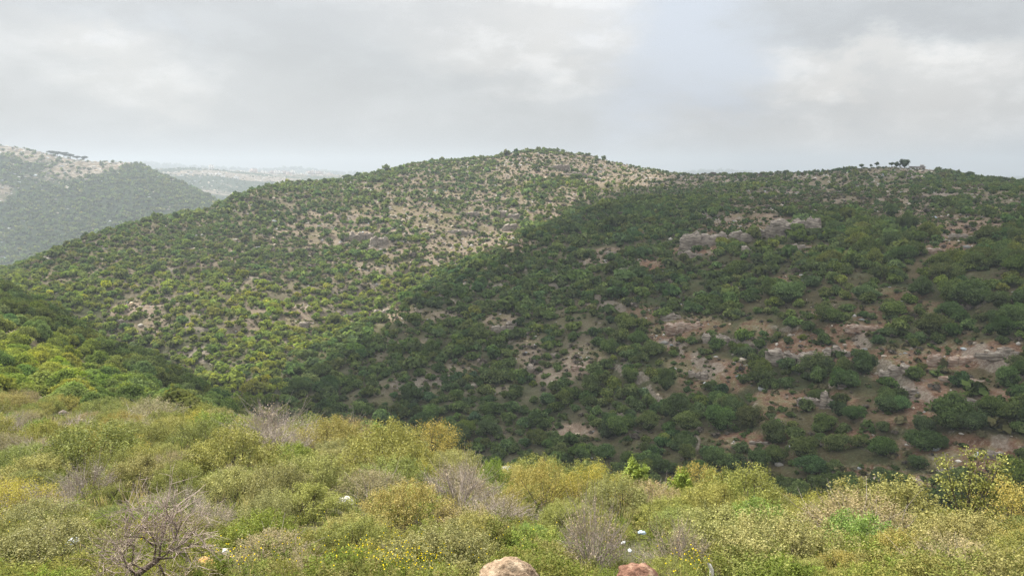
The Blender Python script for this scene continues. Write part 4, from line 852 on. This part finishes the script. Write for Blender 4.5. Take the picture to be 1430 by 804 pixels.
# ------------------------------------------------------------------ near slope: shrubs, grasses, rocks, litter
def shrub_arrays(seed, nclump, per, leaf, hgt=.85, spread=.15, upright=.0, thin=0.0, slim=.55):
    rng = np.random.default_rng(seed)
    a = rng.uniform(0, 2 * PI, nclump); cz = rng.uniform(-.05, 1, nclump) ** .85 if not upright else rng.uniform(.1, 1, nclump)
    cz = np.nan_to_num(cz, nan=0.02)
    rr = np.sqrt(np.clip(1 - cz ** 2, 0, 1)) * rng.uniform(.72, 1.02, nclump)
    if upright: rr = (1 - cz) ** .5 * rng.uniform(.3, .95, nclump)
    lump = 1 + .22 * (np.sin(a * 2 + seed) * .6 + np.sin(a * 3 + seed * 2.1) * .5)
    cen = np.stack([np.cos(a) * rr * lump, np.sin(a) * rr * lump, cz * hgt * rng.uniform(.85, 1.1, nclump) + .05], 1)
    ax = cen - np.array([0, 0, -.1]); ax /= np.linalg.norm(ax, axis=1, keepdims=True); ax[:, 2] += .45; ax /= np.linalg.norm(ax, axis=1, keepdims=True)
    n = nclump * per; w = np.repeat(np.arange(nclump), per)
    s = rng.uniform(-1.0, 1.15, n)
    P = cen[w] + ax[w] * (s * spread * 1.5)[:, None] + rng.normal(size=(n, 3)) * spread * (.62 - .25 * s)[:, None]
    if thin: 
        k = rng.random(n) > thin; P, w = P[k], w[k]
    P = P[:]; k = P[:, 2] > .01; P, w = P[k], w[k]; n = len(P)
    nor = rng.normal(size=(n, 3)) * .8 + ax[w] * .5; nor[:, 2] += .5
    L_ = leaf * rng.uniform(.6, 1.4, n); V, F = quads(P, nor, L_, L_ * slim, rng)
    ct = rng.uniform(.15, .75, nclump); tone = np.repeat(np.clip(ct[w] * .6 + rng.beta(1.6, 3.2, n) * .75, 0, 1), 4)
    return V, F, tone, cen
def stems_of(cen, seed, n=22, r=.016, twigs=0):
    rng = np.random.default_rng(seed); ps = []
    for c in cen[rng.permutation(len(cen))[:n]]:
        m = c * .5 + np.array([0, 0, -.08]) + rng.normal(size=3) * .06
        ps.append((np.stack([np.array([rng.normal() * .06, rng.normal() * .06, -.12]), m, c]), [r, r * .7, r * .35]))
        for q in range(twigs):
            t0 = m + (c - m) * rng.uniform(.2, 1); d = c * rng.uniform(.15, .45) + rng.normal(size=3) * .17; t1 = t0 + d * .5; t2 = t0 + d + np.array([0, 0, .05])
            ps.append((np.stack([t0, t1 + rng.normal(size=3) * .02, t2]), [r * .35, r * .28, r * .15]))
    return tubes(ps, 4)
KIND = {}
def add_kind(kind, n, cols, **kw):
    st = kw.pop('stem_n', 20); tw = kw.pop('twigs', 0); sr = kw.pop('stem_r', .016); sm = kw.pop('stem_mat', M_BARK); out = []
    for k in range(n):
        sd = 1000 + 37 * len(KIND) + k
        v, f, t, c = shrub_arrays(sd, **kw); out.append((mesh_np('foliage', v, f, M_SHRUB, tone=t), mesh_np('stems', *stems_of(c, sd, st, sr, tw), sm)))
    KIND[kind] = (out, cols)
OL = [(.200, .192, .056), (.222, .205, .068), (.160, .168, .048), (.208, .190, .072), (.176, .186, .050)]
add_kind('olive', 7, OL, nclump=150, per=125, leaf=.0175, hgt=.85, spread=.10)
add_kind('broom', 3, [(.265, .235, .05), (.25, .21, .06)], nclump=120, per=110, leaf=.0155, hgt=1.0, spread=.12)
add_kind('green', 3, [(.15, .195, .045), (.17, .21, .045)], nclump=100, per=95, leaf=.024, hgt=.9, spread=.12)
add_kind('lime', 3, [(.20, .245, .045), (.185, .23, .05)], nclump=60, per=75, leaf=.040, hgt=1.15, spread=.12, slim=.7, upright=1)
add_kind('silver', 2, [(.30, .34, .21)], nclump=130, per=110, leaf=.018, hgt=.85, spread=.10, slim=.4)
add_kind('dry', 4, [(.28, .235, .165), (.30, .25, .19), (.29, .23, .16)], nclump=70, per=26, leaf=.018, hgt=.9, spread=.12, stem_n=70, twigs=9, stem_r=.011, stem_mat=M_TWIG)
add_kind('brown', 3, [(.225, .188, .10), (.205, .168, .085)], nclump=120, per=105, leaf=.0155, hgt=.8, spread=.11, stem_n=40, twigs=3, stem_r=.011, stem_mat=M_TWIG)
WORDS = {'olive': 'olive green mounded shrub', 'broom': 'yellow flushed shrub', 'green': 'fresh green leafy shrub', 'lime': 'bright lime green young shrub', 'silver': 'silvery grey green broad shrub', 'dry': 'dry grey twiggy shrub', 'brown': 'brownish fine twigged shrub'}
NAMES = {'olive': 'scrub_shrub', 'broom': 'broom_shrub', 'green': 'mastic_shrub', 'lime': 'young_fig', 'silver': 'grey_leaved_shrub', 'dry': 'dead_shrub', 'brown': 'burnet_shrub'}
ITEMS = [(706, 780, 50, 832), (888, 792, 34, 822), (540, 795, 34, 838), (483, 704, 16, 716), (415, 596, 14, 601), (438, 598, 14, 604), (88, 570, 12, 578), (708, 660, 16, 668), (291, 776, 20, 792), (103, 756, 20, 772), (316, 774, 16, 788), (896, 744, 7, 758), (870, 760, 6, 774), (879, 770, 6, 786), (993, 790, 12, 818)]
ITEMS = [(a, b, w, hit(a, c)[1]) for a, b, w, c in ITEMS]
def blocks(x, y, z, r, h):
    for a, b, w, Y in ITEMS:
        if y > Y + r * .8 or y < Y * .55: continue
        px, py = project(x, y, z + h)
        if abs(px - a) < w + r * FPX / y * .8 and py < b + 12: return True
    return False
SHR = []                                        # x, y, z, r, kind, height factor, px, py, special label
def put(px, py, r, kind, hf=1.0, label=None):
    x, y, z = hit(px, py)
    SHR.append((x, y, z, r, kind, hf, label))
HANDS = [(950, 712, .7, 'lime', 1.3, 'brightest lime green sapling sticking up from the shrub edge against dark oaks'), (885, 705, .95, 'lime', 1.15, 'lime green sapling with a thin yellow tip left of the brightest sapling'),
         (1165, 728, .75, 'lime', .8, 'lime green bushy clump at the shrub edge between olive mounds'), (690, 694, .6, 'green', 1.9, 'slender upright green shrub with a pointed tip on the shrub edge'), (1085, 722, .35, 'lime', 1.2, 'small pale green shoot at the shrub edge'),
         (242, 592, 2.0, 'silver', 1.15, 'wide silvery grey green bush where shrubs meet the spur'), (20, 735, .95, 'broom', 1.0, 'yellow flowered shrub by the picture edge beside the dead tree'), (602, 655, 1.6, 'broom', 1.05, 'golden topped shrub standing highest on the shrub edge'),
         (830, 712, 1.2, 'broom', .9, 'orange yellow shrub on the crest beside the pale stones'), (760, 715, 1.15, 'broom', 1.0, 'yellow green shrub on the crest left of the orange one'), (540, 668, 1.6, 'olive', 1.1, 'tall olive shrub left of the golden topped one'),
         (640, 712, 1.1, 'dry', 1.0, 'bare grey brown shrub left of the slender green one'), (695, 735, .8, 'dry', .8, 'pale brown twiggy shrub in front of the slender green one'), (295, 738, .62, 'dry', .8, 'ash grey twiggy shrub right of the dead tree'),
         (188, 612, 1.2, 'dry', .7, 'low purplish grey shrub below the silvery bush'), (390, 640, 1.3, 'dry', .8, 'purplish grey twiggy shrub on the crest by the white stones'), (110, 610, 1.3, 'dry', .7, 'faded grey shrub high on the left of the shrub slope'),
         (828, 800, .55, 'dry', 1.9, 'tall dry straw coloured thicket right of the boulder'), (948, 800, .5, 'dry', 1.4, 'pale bare twigs beside the rusty rock'), (1062, 730, .6, 'dry', .7, 'grey bare twigs at the shrub edge between olive mounds'),
         (1105, 735, .6, 'dry', .5, 'low pale bare twigs beside the lime green clump'), (60, 770, .5, 'dry', .9, 'pale grey twigs left of the dead tree by the white scrap'), (1205, 770, 1.35, 'brown', .85, 'large brown hearted mound among olive shrubs'),
         (1280, 745, 1.3, 'broom', 1.0, 'dark yellow shrub on the slope edge left of the tall sapling'), (1040, 725, 1.4, 'olive', 1.05, 'pale olive mound on the shrub edge right of the brightest sapling'), (1000, 735, 1.0, 'olive', 1.0, None), (1240, 730, 1.3, 'brown', 1.0, 'tan topped mound on the edge above the reddish crag'),
         (1415, 760, 1.0, 'olive', 1.3, 'olive shrub with green tips by the picture edge'), (1390, 745, .6, 'green', 1.5, 'green tipped shrub right of the tall sapling'), (130, 660, 1.9, 'olive', .9, 'dark olive shrub with a shaded hollow up the left slope'), (330, 665, 1.5, 'olive', .95, 'rounded dark olive shrub at mid slope left of the crest stones'),
         (460, 640, 1.5, 'olive', 1.0, None), (740, 762, .45, 'green', .9, 'low dark green clump behind the boulder'), (60, 800, 1.0, 'olive', .8, None), (105, 720, .55, 'lime', .5, 'low lime green patch left of the dead tree'), (640, 745, .9, 'brown', .6, None), (370, 790, .8, 'brown', .6, None), (520, 700, 1.1, 'brown', .7, None), (55, 735, .9, 'dry', .8, None), (430, 725, 1.0, 'olive', .7, None)]
for h_ in HANDS: put(*h_)
SP = [(1345, 790)]                               # the tall open sapling is built apart
rng = np.random.default_rng(77)
edgeY = lambda x, y: np.exp(np.interp(x / y, UU, KY[:, ix['edge']]))
def sloped(r, y): return r
tries = 0
while len(SHR) < 292 and tries < 60000:
    tries += 1
    y = math.sqrt(rng.uniform(9.0 ** 2, 64 ** 2)); x = rng.uniform(-.74, .74) * y
    if y > edgeY(x, y) * 1.12: continue
    r = min(1.9, float(np.exp(rng.normal(-.30, .27))) * (.70 + .022 * y))
    z = float(ground_z(x, y)); px, py = project(x, y, z)
    if py > 870: continue
    if any(math.hypot(x - s[0], y - s[1]) < .62 * (r + s[3]) for s in SHR): continue
    if abs(px - 705) < 75 and py > 765 and y < 13: continue
    if 105 < px < 315 and py > 775 and y < 13: continue
    if 90 < px < 330 and py > 730 and r > .6: r *= .55
    if blocks(x, y, z, r, r * .9): continue
    q = rng.random()
    kind = 'olive' if q < .68 else ('brown' if q < .79 else ('broom' if q < .87 else ('green' if q < .95 else 'dry')))
    SHR.append((x, y, z, r, kind, rng.uniform(.75, 1.1), None))
SOBJ = []
for n, (x, y, z, r, kind, hf, lab) in enumerate(SHR):
    pro, cols = KIND[kind]; f, s = pro[n % len(pro)]
    e = bpy.data.objects.new(NAMES[kind], None); C.objects.link(e); e.location = (x, y, z - .06 * r); e.rotation_euler = (0, 0, rng.uniform(0, 6.28)); e.scale = (r * rng.uniform(.92, 1.1), r, r * hf)
    c = np.array(cols[n % len(cols)]) * rng.uniform(.86, 1.14) * (1 + np.array([.05, 0, -.05]) * rng.normal())
    fo = link('foliage', f, e); fo.color = (*c, 1); link('stems', s, e)
    px, py = project(x, y, z + r * hf * .5); SOBJ.append((e, kind, r, px, py, lab))
NM = [(705, 790, 'straw brown boulder'), (887, 798, 'rusty rock'), (483, 707, 'white rock'), (103, 752, 'white scrap'), (205, 740, 'dead tree'), (242, 560, 'silvery grey green bush'), (602, 620, 'golden topped shrub'), (950, 655, 'brightest lime sapling'), (1345, 700, 'tall open sapling'), (1165, 690, 'lime green clump'), (690, 650, 'slender upright green shrub'),
      (640, 670, 'bare grey brown shrub'), (1205, 740, 'brown hearted mound'), (290, 778, 'orange stone'), (895, 742, 'pale blue scrap'), (330, 640, 'dark olive shrub at mid slope'), (25, 700, 'yellow flowered shrub by the picture edge'), (1415, 730, 'picture edge on the right'), (830, 680, 'orange yellow shrub'), (390, 605, 'white stones on the crest'), (110, 590, 'faded grey shrub'), (820, 765, 'dry straw coloured thicket'), (1060, 770, 'pale upright stick'), (540, 800, 'grey stone low in the grass'), (130, 640, 'dark olive shrub with a hollow')]
slots = {}
for e, kind, r, px, py, lab in SOBJ:
    if lab: tag(e, lab, 'shrub', 'shrubs on the near slope'); continue
    dist, m = min((math.hypot(px - m[0], py - m[1]), m) for m in NM)
    a = math.degrees(math.atan2(m[1] - py, px - m[0])) % 360
    way = ['right of', 'up and right of', 'above', 'up and left of', 'left of', 'down and left of', 'below', 'down and right of'][int((a + 22.5) // 45) % 8]
    slots.setdefault((m[2], way, kind), []).append((dist, e, r))
for (short, way, kind), lst in slots.items():
    lst.sort(key=lambda v: v[0])
    for n, (d_, e, r) in enumerate(lst):
        w_ = WORDS[kind] if r < 1.25 else 'big ' + WORDS[kind]
        lab = f'{w_} {way} the {short}' if len(lst) == 1 else f'{w_}, {ORD[n % 20]} {way} the {short}'
        tag(e, ' '.join(lab.split()[:16]), 'shrub', 'shrubs on the near slope')

# tall open sapling at the edge
x, y, z = hit(1345, 775); e = bpy.data.objects.new('open_sapling', None); C.objects.link(e); e.location = (x, y, z - .05)
tag(e, 'tall open sapling with yellow green leaf sprays reaching above the shrub edge', 'tree')
rng = np.random.default_rng(5); ps, tips = [], []
sc = y / FPX
for (dx, dy_) in [(-48, 150), (-46, 118), (-28, 128), (-5, 140), (2, 152), (14, 150), (28, 144), (34, 132), (44, 146), (46, 124), (16, 118), (-14, 108), (24, 100), (-22, 86), (6, 92), (32, 84), (-34, 66), (18, 66), (-6, 62), (38, 60)]:
    tp = np.array([dx * sc, rng.normal() * .25, dy_ * sc * 1.05]); m = np.array([dx * sc * .35 + rng.normal() * .04, tp[1] * .4, tp[2] * .55])
    ps.append((np.stack([[0, 0, -.1], m * np.array([.4, .4, .5]), m, tp]), [.035, .022, .014, .004])); tips.append(tp); tips.append((tp + m) / 2)
link('trunk', mesh_np('trunk', *tubes(ps, 5), M_BARK, smooth=True), e)
tips = np.array(tips); w = np.repeat(np.arange(len(tips)), 90); Pq = tips[w] + rng.normal(size=(len(w), 3)) * np.array([.085, .085, .065]); nn = rng.normal(size=Pq.shape); nn[:, 2] += .6; l_ = .024 * rng.uniform(.6, 1.3, len(w))
v, f = quads(Pq, nn, l_, l_ * .7, rng); fo = link('crown', mesh_np('crown', v, f, M_SHRUB, tone=np.repeat(rng.beta(2, 2, len(w)), 4)), e); fo.color = (.20, .20, .055, 1)

# dead tree
x, y, z = hit(206, 838); e = bpy.data.objects.new('dead_tree', None); C.objects.link(e); e.location = (x, y, z - .1)
tag(e, 'dead leafless grey brown tree with a crooked trunk and a haze of fine twigs', 'tree')
sc = y / FPX; rng = np.random.default_rng(9)
def pt(px, py, d=0.0): return np.array([(px - 206) * sc, d, (812 - py) * sc * 1.02])
main = [(np.stack([pt(208, 812), pt(203, 792), pt(192, 774, .05), pt(186, 766, .08)]), [.05, .044, .036, .032]), (np.stack([pt(186, 766, .08), pt(200, 756, .1), pt(213, 747, .1), pt(222, 740, .12)]), [.034, .036, .034, .028])]
limbs = [[(222, 740), (228, 715), (230, 698), (228, 680)], [(222, 740), (240, 725), (252, 700), (268, 675)], [(213, 747), (216, 720), (212, 700), (205, 680)], [(186, 766), (165, 757), (148, 756), (128, 764)], [(190, 770), (170, 775), (150, 790), (135, 800)],
         [(203, 790), (222, 788), (240, 784), (258, 772)], [(222, 740), (245, 738), (262, 728), (285, 722)], [(252, 700), (247, 690), (240, 672), (238, 655)], [(240, 725), (255, 722), (270, 705), (282, 690)], [(222, 750), (222, 775), (223, 790), (224, 800)], [(186, 766), (180, 745), (178, 725), (184, 705)], [(216, 720), (200, 705), (188, 690), (180, 676)], [(200, 758), (190, 740), (195, 715), (190, 695)]]
br, tw = [], []
for li, l in enumerate(limbs):
    d0 = .1; P = np.stack([pt(a, b, d0 + k * rng.uniform(-.14, .14)) for k, (a, b) in enumerate(l)]); P[1:] += rng.normal(size=(3, 3)) * .012; br.append((P, [.014, .010, .007, .004]))
    for q in range(15):
        s = rng.uniform(.15, 1) * 2.999; k = int(s); p0 = P[k] + (P[k + 1] - P[k]) * (s - k); d = (P[-1] - P[0]); d = d / np.linalg.norm(d) * .3 + rng.normal(size=3) * .42 + np.array([0, 0, .2]); ln = rng.uniform(.2, .5); d = d / np.linalg.norm(d) * ln
        p1 = p0 + d * .5 + rng.normal(size=3) * .02; p2 = p0 + d; tw.append((np.stack([p0, p1, p2]), [.0055, .0042, .0022]))
        for u_ in range(5):
            f0 = p0 + d * rng.uniform(.25, 1); f1 = f0 + rng.normal(size=3) * .09 + d * .2; tw.append((np.stack([f0, (f0 + f1) / 2 + rng.normal(size=3) * .008, f1]), [.0032, .0026, .0016]))
link('trunk', mesh_np('trunk', *tubes(main, 7), M_DEAD, smooth=True), e)
link('branches', mesh_np('branches', *tubes(br, 5), M_DEAD, smooth=True), e)
link('twigs', mesh_np('twigs', *tubes(tw, 3), rough_mat('pale_twig', (.22, .17, .14), (.42, .335, .285), 14, .95, .2)), e)

# grasses and low cushions between the shrubs (nobody could count them)
rng = np.random.default_rng(15)
n = 5200; y = np.sqrt(rng.uniform(8.0 ** 2, 46 ** 2, n)); x = rng.uniform(-.76, .76, n) * y; k = y < edgeY(x, y) * 1.02; x, y = x[k], y[k]; z = ground_z(x, y); n = len(x)
pxg, pyg = project_np(x, y, z); straw = rng.random(n) < .45
nb = 16; X = np.repeat(x, nb) + rng.normal(size=n * nb) * .10; Yy = np.repeat(y, nb) + rng.normal(size=n * nb) * .10; Zz = np.repeat(z, nb) - .03
hg = np.repeat(rng.uniform(.22, .58, n) * np.clip(y / 18, .55, 1), nb) * rng.uniform(.6, 1.2, n * nb); lean = rng.normal(size=(n * nb, 2)) * .22; wdt = .0048 * rng.uniform(.7, 1.5, n * nb); an = rng.uniform(0, PI, n * nb)
b0 = np.stack([X, Yy, Zz], 1); dv = np.stack([np.cos(an) * wdt, np.sin(an) * wdt, np.zeros(n * nb)], 1); mid_ = b0 + np.stack([lean[:, 0] * hg * .35, lean[:, 1] * hg * .35, hg * .6], 1); tip = b0 + np.stack([lean[:, 0] * hg, lean[:, 1] * hg, hg], 1)
V = np.stack([b0 - dv, b0 + dv, mid_ + dv * .8, tip, mid_ - dv * .8], 1).reshape(-1, 3); F = np.arange(len(V)).reshape(-1, 5)
gc = np.where(straw[:, None], np.array([.34, .29, .13]), np.array([.17, .20, .05])) * rng.uniform(.7, 1.3, (n, 1))
tag(link('grass', mesh_np('grass', V, F, M_GRASS, col=np.repeat(np.repeat(gc, nb, 0), 5, 0), tone=np.repeat(rng.beta(2, 2, n * nb), 5))), 'straw coloured and green grass growing between the near shrubs', 'grass', kind='stuff')
SM = [shrub_arrays(3000 + k, 30, 64, .036, .7, .13) for k in range(6)]
n = 1800; y = np.concatenate([np.sqrt(rng.uniform(8.0 ** 2, 58 ** 2, 1250)), rng.uniform(8, 16, 550)]); x = rng.uniform(-.76, .76, n) * y; k = y < edgeY(x, y) * 1.1; x, y = x[k], y[k]; z = ground_z(x, y)
Vs, Fs, Tn, Cl, o = [], [], [], [], 0
for n_ in range(len(x)):
    v, f, t, _ = SM[n_ % 6]; a = rng.uniform(0, 6.28); r = rng.uniform(.28, .6) * (.8 + .012 * y[n_])
    if blocks(x[n_], y[n_], z[n_], r, r * .7): continue
    ca, sa = math.cos(a) * r, math.sin(a) * r
    Vs.append(np.stack([v[:, 0] * ca - v[:, 1] * sa + x[n_], v[:, 0] * sa + v[:, 1] * ca + y[n_], v[:, 2] * r * .9 + z[n_] - .04], 1)); Fs.append(f + o); Tn.append(t); o += len(v)
    Cl.append(np.repeat(np.array([OL[n_ % 5]]) * rng.uniform(.75, 1.2) * (np.array([.86, 1.0, .8]) if rng.random() < .35 else .92), len(v), 0))
tag(link('undergrowth', mesh_np('undergrowth', np.concatenate(Vs), np.concatenate(Fs), M_GRASS, tone=np.concatenate(Tn), col=np.concatenate(Cl))), 'low olive undergrowth filling the gaps between the near shrubs', 'undergrowth', kind='stuff')
# small yellow flowers in the grass
fl = []
for (cx_, cy_, sx, sy, nf) in [(600, 788, 75, 18, 190), (560, 800, 60, 12, 90), (480, 790, 60, 16, 50), (200, 765, 25, 14, 40), (960, 800, 30, 10, 40), (320, 800, 30, 10, 25), (360, 785, 60, 20, 35), (30, 715, 30, 22, 110), (600, 750, 300, 40, 90)]:
    for _ in range(nf):
        px, py = cx_ + rng.normal() * sx * .5, min(cy_ + rng.normal() * sy * .6, 835); xx, yy, zz = hit(px, py + 12); fl.append((xx, yy, zz + rng.uniform(.25, .5)))
fl = np.array(fl); nn = rng.normal(size=fl.shape) * .5; nn[:, 2] += .8; nn[:, 1] -= .5
v, f = quads(fl, nn, .012 * rng.uniform(.7, 1.3, len(fl)), .010, rng); b0 = fl - np.array([0, 0, .4]); dv = np.tile([.003, 0, 0], (len(fl), 1)); sv = np.stack([b0 - dv, b0 + dv, fl + dv * .6 - [0, 0, .004], fl - dv * .6 - [0, 0, .004]], 1).reshape(-1, 3)
cc = np.concatenate([np.tile([.72, .52, .02], (len(v), 1)), np.tile([.16, .20, .05], (len(sv), 1))])
tag(link('yellow_flowers', mesh_np('yellow_flowers', np.concatenate([v, sv]), np.concatenate([f, np.arange(len(sv)).reshape(-1, 4) + len(v)]), M_GRASS, col=cc, tone=np.full(len(cc), .5))), 'small yellow wild flowers sprinkled through the near grass', 'flowers', kind='stuff')

# boulders, stones and litter of the near slope
M_STRAW = rough_mat('brown_boulder', (.085, .052, .032), (.40, .31, .215), 5.5, .95, 1.0, c3=(.30, .215, .14), stretch=(1, 1, 1.8))
M_RUST = rough_mat('rusty_rock_face', (.09, .045, .03), (.34, .23, .16), 5, .95, 1.0, c3=(.20, .105, .07))
M_PALE = rough_mat('pale_stone', (.42, .39, .35), (.74, .71, .66), 4, .9, .5)
M_ORANGE = rough_mat('orange_stone', (.40, .20, .055), (.62, .36, .13), 6, .9, .4)
M_SCRAP = rough_mat('white_plastic', (.36, .37, .37), (.62, .63, .64), 5, .5, .3)
M_BLUE = rough_mat('pale_blue_plastic', (.34, .42, .50), (.58, .66, .74), 5, .4, .3)
ICO5 = ico(5)
def boulder(name, px, py, w, hr, mat, label, seed, cat='rock', sink=.35, rot=0.0, squash=.8, tilt=0.0, near=None):
    x, y, z = hit(px, py); v, f = ICO5; v = v.copy(); s = seed * 7.7
    n1 = fbm(v[:, 0] * 1.1 + s, v[:, 1] * 1.1 + v[:, 2] * .9 + s, 3) - .5; n2 = fbm(v[:, 0] * 3 + v[:, 2] * 2 + s, v[:, 1] * 3 - v[:, 2] * 2, 4) - .5; n3 = fbm(v[:, 0] * 11 + v[:, 2] * 7 + s, v[:, 1] * 11 - v[:, 2] * 9, 3) - .5
    v = v * (1 + .45 * n1 + .34 * n2 + .16 * n3)[:, None]; W = w * y / FPX / 2
    v = v * np.array([W, W * squash, W * hr]); o = link(name, mesh_np(name, v, f, mat, smooth=True), None, (x, y, z + W * hr * (1 - 2 * sink)), rot); o.rotation_euler = (0, tilt, rot)
    return tag(o, label, cat)
boulder('boulder', 706, 840, 92, .80, M_STRAW, 'straw brown rough boulder at the bottom edge of the picture', 3, sink=.12)
boulder('boulder', 888, 822, 64, .75, M_RUST, 'rusty red rock at the bottom edge right of the straw brown boulder', 4, sink=.2)
boulder('boulder', 540, 838, 60, .6, M_LIME, 'grey pitted stone half hidden in grass left of the straw brown boulder', 5, sink=.25)
boulder('white_rock', 483, 718, 22, .95, M_PALE, 'bright white rock among olive shrubs at mid slope', 6, sink=-.3)
boulder('white_rock', 415, 601, 18, .5, M_PALE, 'white stone on the crest, left one of the pair', 7, sink=-.5)
boulder('white_rock', 438, 604, 20, .5, M_PALE, 'white stone on the crest, right one of the pair', 8, sink=-.5)
boulder('white_rock', 88, 580, 11, .8, M_LIME, 'small pale stone high on the left of the shrub slope', 9, sink=.1)
boulder('white_rock', 708, 668, 26, .5, M_PALE, 'pale stone on the crest right of the slender green shrub', 10, sink=-.4)
boulder('orange_stone', 291, 794, 28, .36, M_ORANGE, 'long orange stone lying aslant below the dead tree', 11, sink=-.4, tilt=.55)
def scrap(px, py, w, mat, label, seed):
    x, y, z = hit(px, py); rng = np.random.default_rng(seed); v, f = ICO3; v = v * (.7 + 1.1 * np.abs(vnoise(v[:, 0] * 2.3 + seed * 9, v[:, 1] * 2.3 + v[:, 2] * 2.7) - .5) + 1.2 * np.abs(vnoise(v[:, 0] * 4.5 + seed * 5, v[:, 2] * 4.8 + v[:, 1] * 3.1) - .5))[:, None]; W = w * y / FPX / 2.6
    o = link('plastic_scrap', mesh_np('plastic_scrap', v * np.array([W, W * .6, W * .55]), f, mat), None, (x, y, z + .22), seed); tag(o, label, 'litter', 'scraps of plastic on the near slope')
scrap(103, 772, 20, M_SCRAP, 'crumpled white plastic scrap left of the dead tree', 1)
scrap(316, 788, 16, M_SCRAP, 'crumpled white plastic scrap right of the orange stone', 2)
scrap(896, 758, 12, M_BLUE, 'pale blue crumpled plastic scrap caught in the shrubs', 3)
scrap(870, 774, 9, M_SCRAP, 'tiny whitish plastic scrap down and left of the pale blue one', 4)
scrap(879, 786, 10, M_SCRAP, 'whitish plastic scrap lowest of the three near the rusty rock', 5)
x, y, z = hit(993, 818); s_ = y / FPX
P = np.array([(0.02, 0, 0), (.0, 0, 12), (-.0, 0, 20), (-3, 1, 27), (-6, 0, 31)], float) * s_; P[0, 2] = -.1
tag(link('broken_stick', mesh_np('broken_stick', *tubes([(P, np.array([3.6, 3.4, 3.0, 2.6, 1.6]) * s_)], 8), M_PALE, smooth=True), None, (x, y, z + .05)), 'pale broken stick standing up from grass at the bottom edge', 'stick')
